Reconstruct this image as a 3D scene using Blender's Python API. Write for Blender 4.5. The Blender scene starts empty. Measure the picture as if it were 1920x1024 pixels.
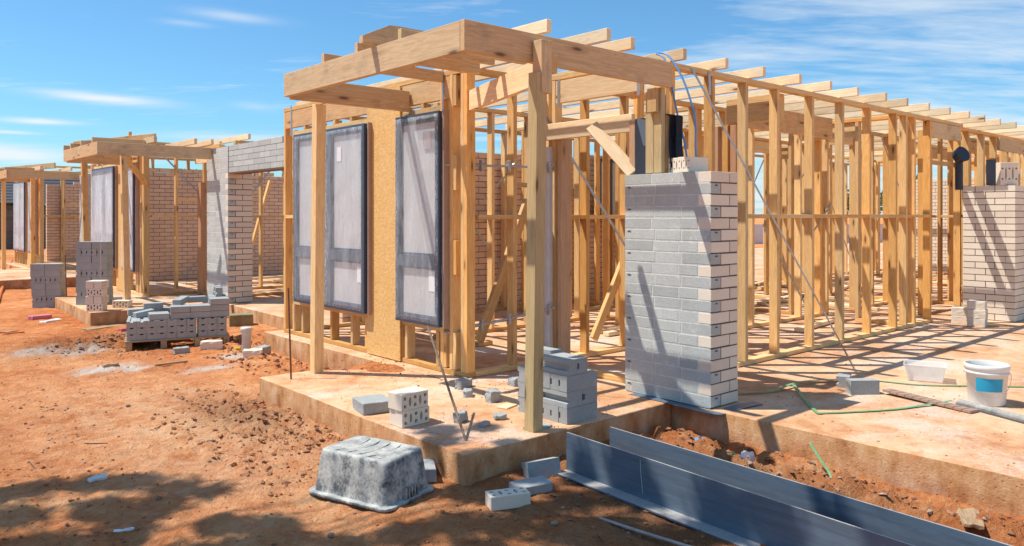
import bpy, bmesh, math, random
import numpy as np
from mathutils import Vector, Matrix, noise
random.seed(11)
R = math.radians
scene = bpy.context.scene
C = bpy.data.collections.new("site"); scene.collection.children.link(C)

# ------------------------------------------------------------------ camera
FPX, CX, HY, EYE = 1459.0, 960.0, 404.0, 1.40      # focal length, principal column, horizon row (1920 px wide), eye height
A = math.atan2(1650.0, FPX)
FW = (math.cos(A), math.sin(A)); RT = (math.sin(A), -math.cos(A))
cam = bpy.data.cameras.new("camera"); cam.sensor_width = 36.0; cam.lens = 36.0*FPX/1920.0
cam.shift_y = -(512.0-HY)/1920.0; cam.clip_start = 0.05; cam.clip_end = 3000
camo = bpy.data.objects.new("camera", cam); C.objects.link(camo)
camo.location = (0, 0, EYE); camo.rotation_euler = (R(90), 0, A-R(90))
scene.camera = camo

def G(px, py, z=0.0):
    d = FPX*(EYE-z)/(py-HY); l = (px-CX)/FPX*d
    return (d*FW[0]+l*RT[0], d*FW[1]+l*RT[1], z)
def DR(px): l = (px-CX)/FPX; return (FW[0]+l*RT[0], FW[1]+l*RT[1])
def XP(X0, px, py):
    r = DR(px); d = X0/r[0]; return (X0, d*r[1], EYE-(py-HY)/FPX*d)
def YP(Y0, px, py):
    r = DR(px); d = Y0/r[1]; return (d*r[0], Y0, EYE-(py-HY)/FPX*d)

# ------------------------------------------------------------------ light
SUN = Vector((-0.40, 0.36, 1.0)).normalized()       # towards the sun
sun_el = math.asin(SUN.z)
sl = bpy.data.lights.new("sun", 'SUN'); sl.energy = 5.0; sl.angle = R(0.53); sl.color = (1.0, 0.955, 0.88)
so = bpy.data.objects.new("sun", sl); C.objects.link(so); so.location = (-4, 4, 12)
so.rotation_euler = SUN.to_track_quat('Z', 'Y').to_euler()
w = bpy.data.worlds.new("World"); scene.world = w; w.use_nodes = True
nt = w.node_tree; nt.nodes.clear()
def N(t, typ, **k):
    n = t.nodes.new(typ)
    for a, b in k.items():
        if a.startswith('i_'):
            key = a[2:]; key = int(key) if key.isdigit() else key.replace('_', ' ')
            n.inputs[key].default_value = b
        else: setattr(n, a, b)
    return n
def ramp(t, stops, fac=None, interp='LINEAR'):
    n = t.nodes.new('ShaderNodeValToRGB'); n.color_ramp.interpolation = interp
    e = n.color_ramp.elements
    while len(e) < len(stops): e.new(0.5)
    for q, (p, c) in zip(e, stops):
        q.position = p; q.color = (*c, 1) if not isinstance(c, (int, float)) else (c, c, c, 1)
    if fac is not None: t.links.new(fac, n.inputs[0])
    return n
L = nt.links.new
sky = N(nt, 'ShaderNodeTexSky', sky_type='NISHITA', sun_disc=False, sun_elevation=sun_el,
        sun_rotation=math.atan2(SUN.x, SUN.y), altitude=100, air_density=1.0, dust_density=0.6, ozone_density=1.6)
tc = N(nt, 'ShaderNodeTexCoord'); sp = N(nt, 'ShaderNodeSeparateXYZ'); L(tc.outputs['Generated'], sp.inputs[0])
def M(t, op, a, b=None, c=None):
    n = t.nodes.new('ShaderNodeMath'); n.operation = op
    for i, v in enumerate((a, b, c)):
        if v is None: continue
        if isinstance(v, (int, float)): n.inputs[i].default_value = v
        else: t.links.new(v, n.inputs[i])
    return n.outputs[0]
zc = M(nt, 'ADD', M(nt, 'MAXIMUM', sp.outputs[2], 0.0), 0.10)
cu = M(nt, 'DIVIDE', sp.outputs[0], zc); cv = M(nt, 'DIVIDE', sp.outputs[1], zc)
# along-view axes of the cloud sheet
ca = M(nt, 'ADD', M(nt, 'MULTIPLY', cu, RT[0]), M(nt, 'MULTIPLY', cv, RT[1]))
cb = M(nt, 'ADD', M(nt, 'MULTIPLY', cu, FW[0]), M(nt, 'MULTIPLY', cv, FW[1]))
cmb = N(nt, 'ShaderNodeCombineXYZ'); L(ca, cmb.inputs[0]); L(cb, cmb.inputs[1])
mp = N(nt, 'ShaderNodeMapping'); mp.inputs['Rotation'].default_value = (0, 0, R(-20)); mp.inputs['Scale'].default_value = (0.5, 1.5, 1)
mp.inputs['Location'].default_value = (3.1, 1.7, 0)
L(cmb.outputs[0], mp.inputs[0])
n1 = N(nt, 'ShaderNodeTexNoise', i_Scale=1.1, i_Detail=9.0, i_Roughness=0.62, i_Distortion=0.5); L(mp.outputs[0], n1.inputs['Vector'])
n2 = N(nt, 'ShaderNodeTexNoise', i_Scale=5.5, i_Detail=6.0, i_Roughness=0.6, i_Distortion=0.3); L(mp.outputs[0], n2.inputs['Vector'])
# more cirrus to the right of the view and low on the left, as seen
right = M(nt, 'MULTIPLY', M(nt, 'SUBTRACT', ca, 0.15), 0.55)
rm = N(nt, 'ShaderNodeClamp'); L(right, rm.inputs[0])
low = M(nt, 'MULTIPLY', M(nt, 'SUBTRACT', cb, 3.0), 0.22); lm = N(nt, 'ShaderNodeClamp'); L(low, lm.inputs[0])
amt = M(nt, 'ADD', M(nt, 'ADD', n1.outputs[0], M(nt, 'MULTIPLY', rm.outputs[0], 0.17)), M(nt, 'MULTIPLY', lm.outputs[0], 0.13))
amt = M(nt, 'ADD', amt, M(nt, 'MULTIPLY', M(nt, 'SUBTRACT', n2.outputs[0], 0.5), 0.42))
cl = ramp(nt, [(0.55, 0.0), (0.86, 0.75)], amt)
tint = nt.nodes.new('ShaderNodeMix'); tint.data_type = 'RGBA'; tint.blend_type = 'MULTIPLY'; tint.inputs[0].default_value = 1.0
tint.inputs[7].default_value = (0.50, 0.83, 1.0, 1); L(sky.outputs[0], tint.inputs[6])
df = M(nt, 'MAXIMUM', M(nt, 'ADD', M(nt, 'MULTIPLY', sp.outputs[0], FW[0]), M(nt, 'MULTIPLY', sp.outputs[1], FW[1])), 0.05)
uu = M(nt, 'DIVIDE', M(nt, 'ADD', M(nt, 'MULTIPLY', sp.outputs[0], RT[0]), M(nt, 'MULTIPLY', sp.outputs[1], RT[1])), df)
vv = M(nt, 'DIVIDE', sp.outputs[2], df); tot = None
for u0, v0, lu, hv_, sl_, k_ in ((-.53, .151, .075, .0060, -.09, 1.0), (-.61, .121, .05, .0035, -.05, .9), (-.645, .107, .035, .0022, -.05, .7), (-.66, .080, .10, .011, -.06, 1.0), (-.36, .256, .05, .006, -.12, .5), (-.42, .247, .03, .004, -.1, .3), (-.36, .100, .10, .006, -.03, .5), (-.33, .14, .03, .006, -.1, .25)):
    du = M(nt, 'SUBTRACT', uu, u0); dv = M(nt, 'SUBTRACT', M(nt, 'SUBTRACT', vv, v0), M(nt, 'MULTIPLY', du, sl_))
    dv = M(nt, 'ADD', dv, M(nt, 'MULTIPLY', M(nt, 'SUBTRACT', n2.outputs[0], 0.5), hv_*1.5))
    q_ = M(nt, 'ADD', M(nt, 'POWER', M(nt, 'ABSOLUTE', M(nt, 'DIVIDE', du, lu)), 2.0), M(nt, 'POWER', M(nt, 'ABSOLUTE', M(nt, 'DIVIDE', dv, hv_)), 2.0))
    g_ = M(nt, 'MULTIPLY', M(nt, 'POWER', 2.718, M(nt, 'MULTIPLY', q_, -1.0)), k_)
    tot = g_ if tot is None else M(nt, 'MAXIMUM', tot, g_)
tot = M(nt, 'MULTIPLY', tot, M(nt, 'ADD', 0.45, n1.outputs[0]))
clf = M(nt, 'MINIMUM', M(nt, 'MAXIMUM', cl.outputs[0], tot), 0.9)
bgs = N(nt, 'ShaderNodeBackground', i_Strength=0.14); L(tint.outputs[2], bgs.inputs[0])
bgc = N(nt, 'ShaderNodeBackground', i_Strength=0.85); bgc.inputs[0].default_value = (0.90, 0.96, 1.0, 1)
mx = N(nt, 'ShaderNodeMixShader'); L(clf, mx.inputs[0]); L(bgs.outputs[0], mx.inputs[1]); L(bgc.outputs[0], mx.inputs[2])
wo = N(nt, 'ShaderNodeOutputWorld'); L(mx.outputs[0], wo.inputs[0])
vs = scene.view_settings; vs.view_transform = 'Standard'; vs.look = 'None'; vs.exposure = 0.22; vs.gamma = 1.0
scene.cycles.max_bounces = 8; scene.cycles.transparent_max_bounces = 24

# ------------------------------------------------------------------ object helpers
WM = {}
def link(o, m, parent=None):
    C.objects.link(o); WM[o.name] = m.copy()
    if parent is not None:
        o.parent = parent; o.matrix_parent_inverse = WM[parent.name].inverted()
    o.matrix_basis = m
    return o
def tag(o, label=None, cat=None, group=None, kind=None):
    if label: o['label'] = label
    if cat: o['category'] = cat
    if group: o['group'] = group
    if kind: o['kind'] = kind
    return o
def thing(name, label, cat, loc, rz=0.0, group=None):
    o = bpy.data.objects.new(name, None); o.empty_display_size = 0.1
    link(o, Matrix.Translation(loc) @ Matrix.Rotation(rz, 4, 'Z')); return tag(o, label, cat, group)
def mesh_from(bm, name, mats, smooth=False):
    me = bpy.data.meshes.new(name); bm.to_mesh(me); bm.free()
    for m in (mats if isinstance(mats, (list, tuple)) else [mats]): me.materials.append(m)
    if smooth:
        for p in me.polygons: p.use_smooth = True
    return me
def obj(name, bm, mats, parent=None, m=None, smooth=False):
    me = bm if isinstance(bm, bpy.types.Mesh) else mesh_from(bm, name, mats, smooth)
    o = bpy.data.objects.new(name, me); return link(o, m or Matrix.Identity(4), parent)
def box(bm, x0, x1, y0, y1, z0, z1, mi=0):
    v = [bm.verts.new(p) for p in ((x0,y0,z0),(x1,y0,z0),(x1,y1,z0),(x0,y1,z0),(x0,y0,z1),(x1,y0,z1),(x1,y1,z1),(x0,y1,z1))]
    fs = []
    for q in ((0,3,2,1),(4,5,6,7),(0,1,5,4),(1,2,6,5),(2,3,7,6),(3,0,4,7)):
        f = bm.faces.new([v[i] for i in q]); f.material_index = mi; fs.append(f)
    return fs
def bevel(bm, w, seg=1):
    bmesh.ops.bevel(bm, geom=list(bm.edges), offset=w, segments=seg, affect='EDGES', profile=0.6)
_bc = {}
def board_mesh(l, wd, t, mat, rag=0.0):
    k = (round(l, 3), round(wd, 3), round(t, 3), mat.name)
    if k not in _bc:
        bm = bmesh.new(); box(bm, 0, l, -wd/2, wd/2, -t/2, t/2); bevel(bm, 0.0025)
        _bc[k] = mesh_from(bm, 'board', mat)
    return _bc[k]
def frame(p0, p1, wdir):
    p0, p1 = Vector(p0), Vector(p1); x = (p1-p0).normalized(); y = Vector(wdir); y = (y-x*y.dot(x)).normalized(); z = x.cross(y)
    m = Matrix((x, y, z)).transposed().to_4x4(); m.translation = p0
    return m, (p1-p0).length
def board(name, p0, p1, wdir, wd, t, mat, parent=None, label=None):
    """a squared timber from p0 to p1 (its axis); wd is its width along wdir, t its thickness"""
    m, l = frame(p0, p1, wdir)
    o = obj(name, board_mesh(l, wd, t, mat), None, parent, m)
    if label: o['label'] = label
    return o
def tube_bm(bm, pts, r, seg=8, closed=False):
    pts = [Vector(p) for p in pts]; rings = []
    up = Vector((0.13, 0.21, 0.97)).normalized()
    for i, p in enumerate(pts):
        a = pts[max(i-1, 0)]; b = pts[min(i+1, len(pts)-1)]; t = (b-a).normalized()
        u = t.cross(up);  u = u.normalized() if u.length > 1e-3 else Vector((1, 0, 0)); v = t.cross(u)
        rr = r[i] if isinstance(r, (list, tuple)) else r
        rings.append([bm.verts.new(p+u*rr*math.cos(2*math.pi*k/seg)+v*rr*math.sin(2*math.pi*k/seg)) for k in range(seg)])
    for a, b in zip(rings, rings[1:]):
        for k in range(seg): bm.faces.new((a[k], a[(k+1) % seg], b[(k+1) % seg], b[k]))
    bm.faces.new(rings[0][::-1]); bm.faces.new(rings[-1])
def ribbon_bm(bm, pts, wd, th=0.002, up=(0, 0, 1)):
    """a flat band with thickness following pts, lying with its width across up"""
    pts = [Vector(p) for p in pts]; up = Vector(up); rows = []
    for i, p in enumerate(pts):
        a = pts[max(i-1, 0)]; b = pts[min(i+1, len(pts)-1)]; t = (b-a).normalized()
        s = t.cross(up).normalized(); n = s.cross(t).normalized()
        rows.append([bm.verts.new(p+s*wd/2*e+n*th/2*g) for e, g in ((-1,-1),(1,-1),(1,1),(-1,1))])
    for a, b in zip(rows, rows[1:]):
        for k in range(4): bm.faces.new((a[k], a[(k+1) % 4], b[(k+1) % 4], b[k]))
    bm.faces.new(rows[0][::-1]); bm.faces.new(rows[-1])
def lathe(bm, prof, seg=40, mi=0, cx=0, cy=0):
    rings = [[bm.verts.new((cx+r*math.cos(2*math.pi*k/seg), cy+r*math.sin(2*math.pi*k/seg), z)) for k in range(seg)] for r, z in prof]
    for a, b in zip(rings, rings[1:]):
        for k in range(seg):
            f = bm.faces.new((a[k], a[(k+1) % seg], b[(k+1) % seg], b[k])); f.material_index = mi
    return rings
def prism(bm, poly, z0, z1, mi=0):
    a = [bm.verts.new((x, y, z0)) for x, y in poly]; b = [bm.verts.new((x, y, z1)) for x, y in poly]
    n = len(poly); bm.faces.new(a[::-1]).material_index = mi; bm.faces.new(b).material_index = mi
    for i in range(n): bm.faces.new((a[i], a[(i+1) % n], b[(i+1) % n], b[i])).material_index = mi

# ------------------------------------------------------------------ materials
def newmat(name):
    m = bpy.data.materials.new(name); m.use_nodes = True; t = m.node_tree; t.nodes.clear()
    o = t.nodes.new('ShaderNodeOutputMaterial'); b = t.nodes.new('ShaderNodeBsdfPrincipled'); t.links.new(b.outputs[0], o.inputs[0])
    return m, t, b, o
def mixc(t, a, b, fac, mode='MIX'):
    n = t.nodes.new('ShaderNodeMix'); n.data_type = 'RGBA'; n.blend_type = mode
    for i, v in ((0, fac), (6, a), (7, b)):
        if isinstance(v, (int, float)): n.inputs[i].default_value = v
        elif isinstance(v, tuple): n.inputs[i].default_value = (*v, 1)
        else: t.links.new(v, n.inputs[i])
    return n.outputs[2]
def bump(t, b, h, strength=0.3, dist=0.01):
    n = N(t, 'ShaderNodeBump', i_Strength=strength, i_Distance=dist); t.links.new(h, n.inputs['Height']); t.links.new(n.outputs[0], b.inputs['Normal'])
def noi(t, vec, scale, detail=4.0, rough=0.55, dist=0.0):
    n = N(t, 'ShaderNodeTexNoise', i_Scale=scale, i_Detail=detail, i_Roughness=rough, i_Distortion=dist)
    t.links.new(vec, n.inputs['Vector']); return n.outputs[0]

def wood(name, dark, light, knotcol=(0.13, 0.055, 0.025), var=0.42, grey=0.0):
    m, t, b, o = newmat(name); l = t.links.new
    tc = N(t, 'ShaderNodeTexCoord'); oi = N(t, 'ShaderNodeObjectInfo')
    add = N(t, 'ShaderNodeVectorMath', operation='ADD'); rv = N(t, 'ShaderNodeCombineXYZ')
    l(M(t, 'MULTIPLY', oi.outputs['Random'], 37.0), rv.inputs[0]); l(M(t, 'MULTIPLY', oi.outputs['Random'], 91.0), rv.inputs[1])
    l(tc.outputs['Object'], add.inputs[0]); l(rv.outputs[0], add.inputs[1])
    mp = N(t, 'ShaderNodeMapping'); mp.inputs['Scale'].default_value = (0.9, 13, 13); l(add.outputs[0], mp.inputs[0])
    g1 = noi(t, mp.outputs[0], 1.3, 4, 0.6, 1.2)
    wv = M(t, 'FRACT', M(t, 'MULTIPLY', g1, 7.0))
    ring = M(t, 'ABSOLUTE', M(t, 'SUBTRACT', wv, 0.5))
    mp2 = N(t, 'ShaderNodeMapping'); mp2.inputs['Scale'].default_value = (3, 120, 120); l(add.outputs[0], mp2.inputs[0])
    g2 = noi(t, mp2.outputs[0], 1.0, 3, 0.6)
    fac = M(t, 'ADD', M(t, 'MULTIPLY', ring, 0.9), M(t, 'MULTIPLY', g2, 0.55))
    c = ramp(t, [(0.15, light), (0.95, dark)], fac).outputs[0]
    # knots
    mk = N(t, 'ShaderNodeMapping'); mk.inputs['Scale'].default_value = (2.4, 9.0, 9.0); l(add.outputs[0], mk.inputs[0])
    vo = N(t, 'ShaderNodeTexVoronoi', i_Scale=1.0); l(mk.outputs[0], vo.inputs['Vector'])
    kn = ramp(t, [(0.07, 1.0), (0.16, 0.0)], vo.outputs['Distance']).outputs[0]
    halo = ramp(t, [(0.08, 0.45), (0.34, 0.0)], vo.outputs['Distance']).outputs[0]
    sel = M(t, 'GREATER_THAN', N(t, 'ShaderNodeSeparateColor').outputs[0], 0.0)
    sc = t.nodes.new('ShaderNodeSeparateColor'); l(vo.outputs['Color'], sc.inputs[0]); sel = M(t, 'GREATER_THAN', sc.outputs[0], 0.32)
    c = mixc(t, c, tuple(x*0.62 for x in dark), M(t, 'MULTIPLY', halo, sel))
    c = mixc(t, c, knotcol, M(t, 'MULTIPLY', M(t, 'MULTIPLY', kn, sel), 0.85))
    # dirt and handling marks with a shape of their own
    d = ramp(t, [(0.54, 0.0), (0.70, 1.0)], noi(t, add.outputs[0], 2.6, 6, 0.65)).outputs[0]
    c = mixc(t, c, (0.20, 0.15, 0.11), M(t, 'MULTIPLY', d, 0.13+grey))
    hv = N(t, 'ShaderNodeHueSaturation')
    r2 = M(t, 'FRACT', M(t, 'MULTIPLY', oi.outputs['Random'], 17.3))
    l(M(t, 'ADD', M(t, 'MULTIPLY', oi.outputs['Random'], var), 1.0-var*0.55), hv.inputs['Value'])
    l(M(t, 'ADD', M(t, 'MULTIPLY', r2, 0.24), 0.86), hv.inputs['Saturation'])
    l(M(t, 'ADD', M(t, 'MULTIPLY', r2, -0.016), 0.508), hv.inputs['Hue'])
    l(c, hv.inputs['Color']); l(hv.outputs[0], b.inputs['Base Color'])
    b.inputs['Roughness'].default_value = 0.62; b.inputs['Specular IOR Level'].default_value = 0.3
    bump(t, b, fac, 0.18, 0.002)
    return m
W_STUD = wood('pine_stud', (0.58, 0.30, 0.09), (0.82, 0.53, 0.22))
W_JOIST = wood('pine_joist', (0.70, 0.48, 0.25), (0.90, 0.72, 0.46))
W_BEAM = wood('pine_beam', (0.50, 0.30, 0.13), (0.74, 0.50, 0.26), var=0.10, grey=0.35)
W_POST = wood('pine_post', (0.44, 0.30, 0.13), (0.62, 0.46, 0.22), var=0.12, grey=0.1)
W_RED = wood('red_jamb', (0.40, 0.20, 0.10), (0.55, 0.31, 0.17), var=0.1)
W_OLD = wood('old_pallet', (0.30, 0.20, 0.11), (0.50, 0.36, 0.22), grey=0.2)

def flat(name, col, rough=0.6, metal=0.0, nscale=8.0, namt=0.25, dark=None, spec=0.4, bs=0.1, bd=0.002, coord='Object'):
    m, t, b, o = newmat(name)
    tc = N(t, 'ShaderNodeTexCoord'); v = tc.outputs[coord]
    n = noi(t, v, nscale, 7, 0.62); f = ramp(t, [(0.3, 0.0), (0.7, 1.0)], n).outputs[0]
    dark = dark or tuple(c*(1-namt) for c in col)
    t.links.new(mixc(t, dark, col, f), b.inputs['Base Color'])
    b.inputs['Roughness'].default_value = rough; b.inputs['Metallic'].default_value = metal; b.inputs['Specular IOR Level'].default_value = spec
    if bs: bump(t, b, noi(t, v, nscale*9, 5, 0.6), bs, bd)
    return m
def brickmat(name, col, dark, toneamt=0.5, speck=70.0, bs=0.5):
    """fired or pressed brick: each brick has its own tone (attribute), with pores and smears"""
    m, t, b, o = newmat(name); l = t.links.new
    tc = N(t, 'ShaderNodeTexCoord'); at = N(t, 'ShaderNodeAttribute', attribute_name='tone')
    oi = N(t, 'ShaderNodeObjectInfo')
    n = noi(t, tc.outputs['Object'], speck, 5, 0.7); n2 = noi(t, tc.outputs['Object'], 5.0, 6, 0.6)
    f = M(t, 'ADD', M(t, 'MULTIPLY', n, 0.55), M(t, 'ADD', M(t, 'MULTIPLY', at.outputs['Fac'], toneamt), M(t, 'MULTIPLY', n2, 0.35)))
    f = M(t, 'ADD', f, M(t, 'MULTIPLY', oi.outputs['Random'], 0.12))
    cc = ramp(t, [(0.30, dark), (0.90, col)], f).outputs[0]
    sm_ = ramp(t, [(0.58, 0.0), (0.68, 1.0)], noi(t, tc.outputs['Object'], 11.0, 7, 0.7, 0.5)).outputs[0]
    cc = mixc(t, cc, tuple(min(0.72, x*1.25) for x in col), M(t, 'MULTIPLY', sm_, 0.45))      # smeared mortar and dust
    pk = ramp(t, [(0.70, 0.0), (0.76, 1.0)], noi(t, tc.outputs['Object'], 95.0, 2, 0.5)).outputs[0]
    cc = mixc(t, cc, tuple(x*0.35 for x in dark), M(t, 'MULTIPLY', pk, 0.7))
    l(cc, b.inputs['Base Color'])
    b.inputs['Roughness'].default_value = 0.9; b.inputs['Specular IOR Level'].default_value = 0.2
    bump(t, b, n, bs, 0.003); return m
B_GREY = brickmat('grey_brick', (0.58, 0.60, 0.56), (0.34, 0.355, 0.335), 0.26, 60, 0.8)
B_LOOSE = brickmat('loose_grey_brick', (0.43, 0.445, 0.43), (0.24, 0.25, 0.245), 0.3, 60, 0.6)
B_WHITE = brickmat('cream_brick', (0.81, 0.71, 0.57), (0.65, 0.53, 0.41), 0.4, 60, 0.25)
B_RED = brickmat('salmon_brick', (0.78, 0.55, 0.40), (0.63, 0.42, 0.30), 0.4, 40, 0.2)
B_DARK = brickmat('dark_brick', (0.16, 0.15, 0.14), (0.08, 0.08, 0.08), 0.5, 40, 0.2)
MORT_G = flat('mortar_grey', (0.66, 0.66, 0.62), 0.95, nscale=20, bs=0.4)
MORT_D = flat('mortar_brown', (0.16, 0.12, 0.10), 0.95, nscale=20, bs=0.3)

def osb():
    m, t, b, o = newmat('osb'); l = t.links.new
    tc = N(t, 'ShaderNodeTexCoord'); c = None
    vals = []
    for k, (ang, sc) in enumerate(((0.3, (80, 28, 150)), (1.2, (70, 24, 130)))):
        mp = N(t, 'ShaderNodeMapping'); mp.inputs['Rotation'].default_value = (ang*1.6, 0, 0); mp.inputs['Scale'].default_value = (10, sc[0], sc[2])
        l(tc.outputs['Object'], mp.inputs[0])
        v = N(t, 'ShaderNodeTexVoronoi', i_Scale=0.55, i_Randomness=1.0); l(mp.outputs[0], v.inputs['Vector'])
        s = t.nodes.new('ShaderNodeSeparateColor'); l(v.outputs['Color'], s.inputs[0]); vals.append(s.outputs[0])
    f = M(t, 'ADD', M(t, 'MULTIPLY', vals[0], 0.5), M(t, 'MULTIPLY', vals[1], 0.5))
    l(ramp(t, [(0.1, (0.64, 0.36, 0.11)), (0.5, (0.72, 0.44, 0.15)), (0.9, (0.80, 0.53, 0.22))], f).outputs[0], b.inputs['Base Color'])
    b.inputs['Roughness'].default_value = 0.6; bump(t, b, f, 0.2, 0.002); return m
OSB = osb()

def slabmat():
    m, t, b, o = newmat('dusty_concrete'); l = t.links.new
    tc = N(t, 'ShaderNodeTexCoord'); P = tc.outputs['Object']
    n1 = noi(t, P, 0.9, 8, 0.6, 0.4); n2 = noi(t, P, 7, 8, 0.65); n3 = noi(t, P, 70, 4, 0.7)
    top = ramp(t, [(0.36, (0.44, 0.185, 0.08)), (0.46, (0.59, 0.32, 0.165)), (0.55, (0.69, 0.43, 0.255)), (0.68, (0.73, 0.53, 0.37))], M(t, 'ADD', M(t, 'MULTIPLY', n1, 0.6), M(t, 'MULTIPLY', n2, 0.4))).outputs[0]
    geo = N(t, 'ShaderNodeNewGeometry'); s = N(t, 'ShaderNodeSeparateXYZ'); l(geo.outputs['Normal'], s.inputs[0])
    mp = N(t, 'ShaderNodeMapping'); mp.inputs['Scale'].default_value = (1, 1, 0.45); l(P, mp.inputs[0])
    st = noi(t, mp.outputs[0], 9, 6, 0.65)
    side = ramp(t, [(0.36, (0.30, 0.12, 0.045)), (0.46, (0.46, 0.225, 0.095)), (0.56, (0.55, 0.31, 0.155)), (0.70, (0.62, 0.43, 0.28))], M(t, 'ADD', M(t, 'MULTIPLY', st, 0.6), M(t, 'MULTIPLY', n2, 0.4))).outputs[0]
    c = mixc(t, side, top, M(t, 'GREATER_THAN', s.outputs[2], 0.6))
    # cement spill and small dark spots
    sp_ = ramp(t, [(0.66, 0.0), (0.74, 1.0)], noi(t, P, 40, 3, 0.5)).outputs[0]
    c = mixc(t, c, (0.20, 0.10, 0.06), M(t, 'MULTIPLY', sp_, 0.75))
    gr = ramp(t, [(0.58, 0.0), (0.72, 1.0)], noi(t, P, 1.7, 6, 0.6, 0.6)).outputs[0]
    c = mixc(t, c, (0.60, 0.53, 0.46), M(t, 'MULTIPLY', gr, 0.22))
    v2 = N(t, 'ShaderNodeTexVoronoi', i_Scale=17.0); l(P, v2.inputs['Vector'])
    s2 = t.nodes.new('ShaderNodeSeparateColor'); l(v2.outputs['Color'], s2.inputs[0])
    hole = M(t, 'MULTIPLY', ramp(t, [(0.07, 1.0), (0.11, 0.0)], v2.outputs['Distance']).outputs[0], M(t, 'GREATER_THAN', s2.outputs[0], 0.62))
    c = mixc(t, c, (0.13, 0.07, 0.04), M(t, 'MULTIPLY', hole, M(t, 'LESS_THAN', s.outputs[2], 0.6)))
    gd = ramp(t, [(0.52, 0.0), (0.60, 1.0)], M(t, 'ADD', M(t, 'MULTIPLY', noi(t, P, 1.1, 5, 0.6, 0.3), 0.6), M(t, 'MULTIPLY', noi(t, P, 38, 6, 0.75), 0.4))).outputs[0]
    c = mixc(t, c, (0.60, 0.57, 0.51), M(t, 'MULTIPLY', M(t, 'MULTIPLY', gd, 0.55), M(t, 'GREATER_THAN', s.outputs[2], 0.6)))
    rd = ramp(t, [(0.57, 0.0), (0.66, 1.0)], noi(t, P, 3.4, 8, 0.72, 0.8)).outputs[0]
    c = mixc(t, c, (0.50, 0.22, 0.10), M(t, 'MULTIPLY', rd, 0.6))
    l(c, b.inputs['Base Color']); b.inputs['Roughness'].default_value = 0.93; b.inputs['Specular IOR Level'].default_value = 0.2
    vo = N(t, 'ShaderNodeTexVoronoi', i_Scale=28.0); l(P, vo.inputs['Vector'])
    pit = ramp(t, [(0.10, 0.0), (0.20, 1.0)], vo.outputs['Distance']).outputs[0]
    h = M(t, 'ADD', M(t, 'ADD', n2, M(t, 'MULTIPLY', n3, 0.45)), M(t, 'MULTIPLY', pit, 0.25))
    bump(t, b, h, 0.75, 0.014); return m
SLAB = slabmat()

def earth():
    m, t, b, o = newmat('red_earth'); l = t.links.new
    tc = N(t, 'ShaderNodeTexCoord'); P = tc.outputs['Object']
    n1 = noi(t, P, 0.55, 9, 0.6, 0.5); n2 = noi(t, P, 5, 9, 0.68, 0.3); n3 = noi(t, P, 45, 5, 0.7)
    n4 = noi(t, P, 18, 8, 0.75, 0.6)
    f = M(t, 'ADD', M(t, 'MULTIPLY', n1, 0.36), M(t, 'ADD', M(t, 'MULTIPLY', n2, 0.30), M(t, 'ADD', M(t, 'MULTIPLY', n3, 0.10), M(t, 'MULTIPLY', n4, 0.24))))
    c = ramp(t, [(0.38, (0.26, 0.068, 0.022)), (0.445, (0.56, 0.18, 0.06)), (0.51, (0.72, 0.275, 0.10)), (0.60, (0.86, 0.47, 0.235))], f).outputs[0]
    # worn pale track across the yard
    at = N(t, 'ShaderNodeAttribute', attribute_name='pale')
    c = mixc(t, c, (0.84, 0.52, 0.30), M(t, 'MULTIPLY', at.outputs['Fac'], M(t, 'ADD', 0.0, M(t, 'MULTIPLY', ramp(t, [(0.38, 0.1), (0.60, 1.0)], noi(t, P, 6.0, 9, 0.78, 0.6)).outputs[0], 0.85))))
    al = N(t, 'ShaderNodeAttribute', attribute_name='lime')
    lf = ramp(t, [(0.50, 0.0), (0.66, 1.0)], M(t, 'ADD', M(t, 'MULTIPLY', al.outputs['Fac'], 0.34), M(t, 'MULTIPLY', noi(t, P, 7, 9, 0.75), 0.66))).outputs[0]
    c = mixc(t, c, (0.68, 0.62, 0.54), M(t, 'MULTIPLY', M(t, 'MULTIPLY', lf, al.outputs['Fac']), 0.95))
    ad = N(t, 'ShaderNodeAttribute', attribute_name='damp')  # tints the earth a darker brown wherever this mask is set
    c = mixc(t, c, (0.17, 0.075, 0.038), M(t, 'MULTIPLY', ad.outputs['Fac'], M(t, 'ADD', 0.3, n2)))
    l(c, b.inputs['Base Color']); b.inputs['Roughness'].default_value = 0.97; b.inputs['Specular IOR Level'].default_value = 0.12
    bump(t, b, M(t, 'ADD', M(t, 'MULTIPLY', noi(t, P, 14, 8, 0.72, 0.4), 1.2), M(t, 'MULTIPLY', n3, 0.6)), 1.0, 0.045); return m
EARTH = earth()

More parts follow.
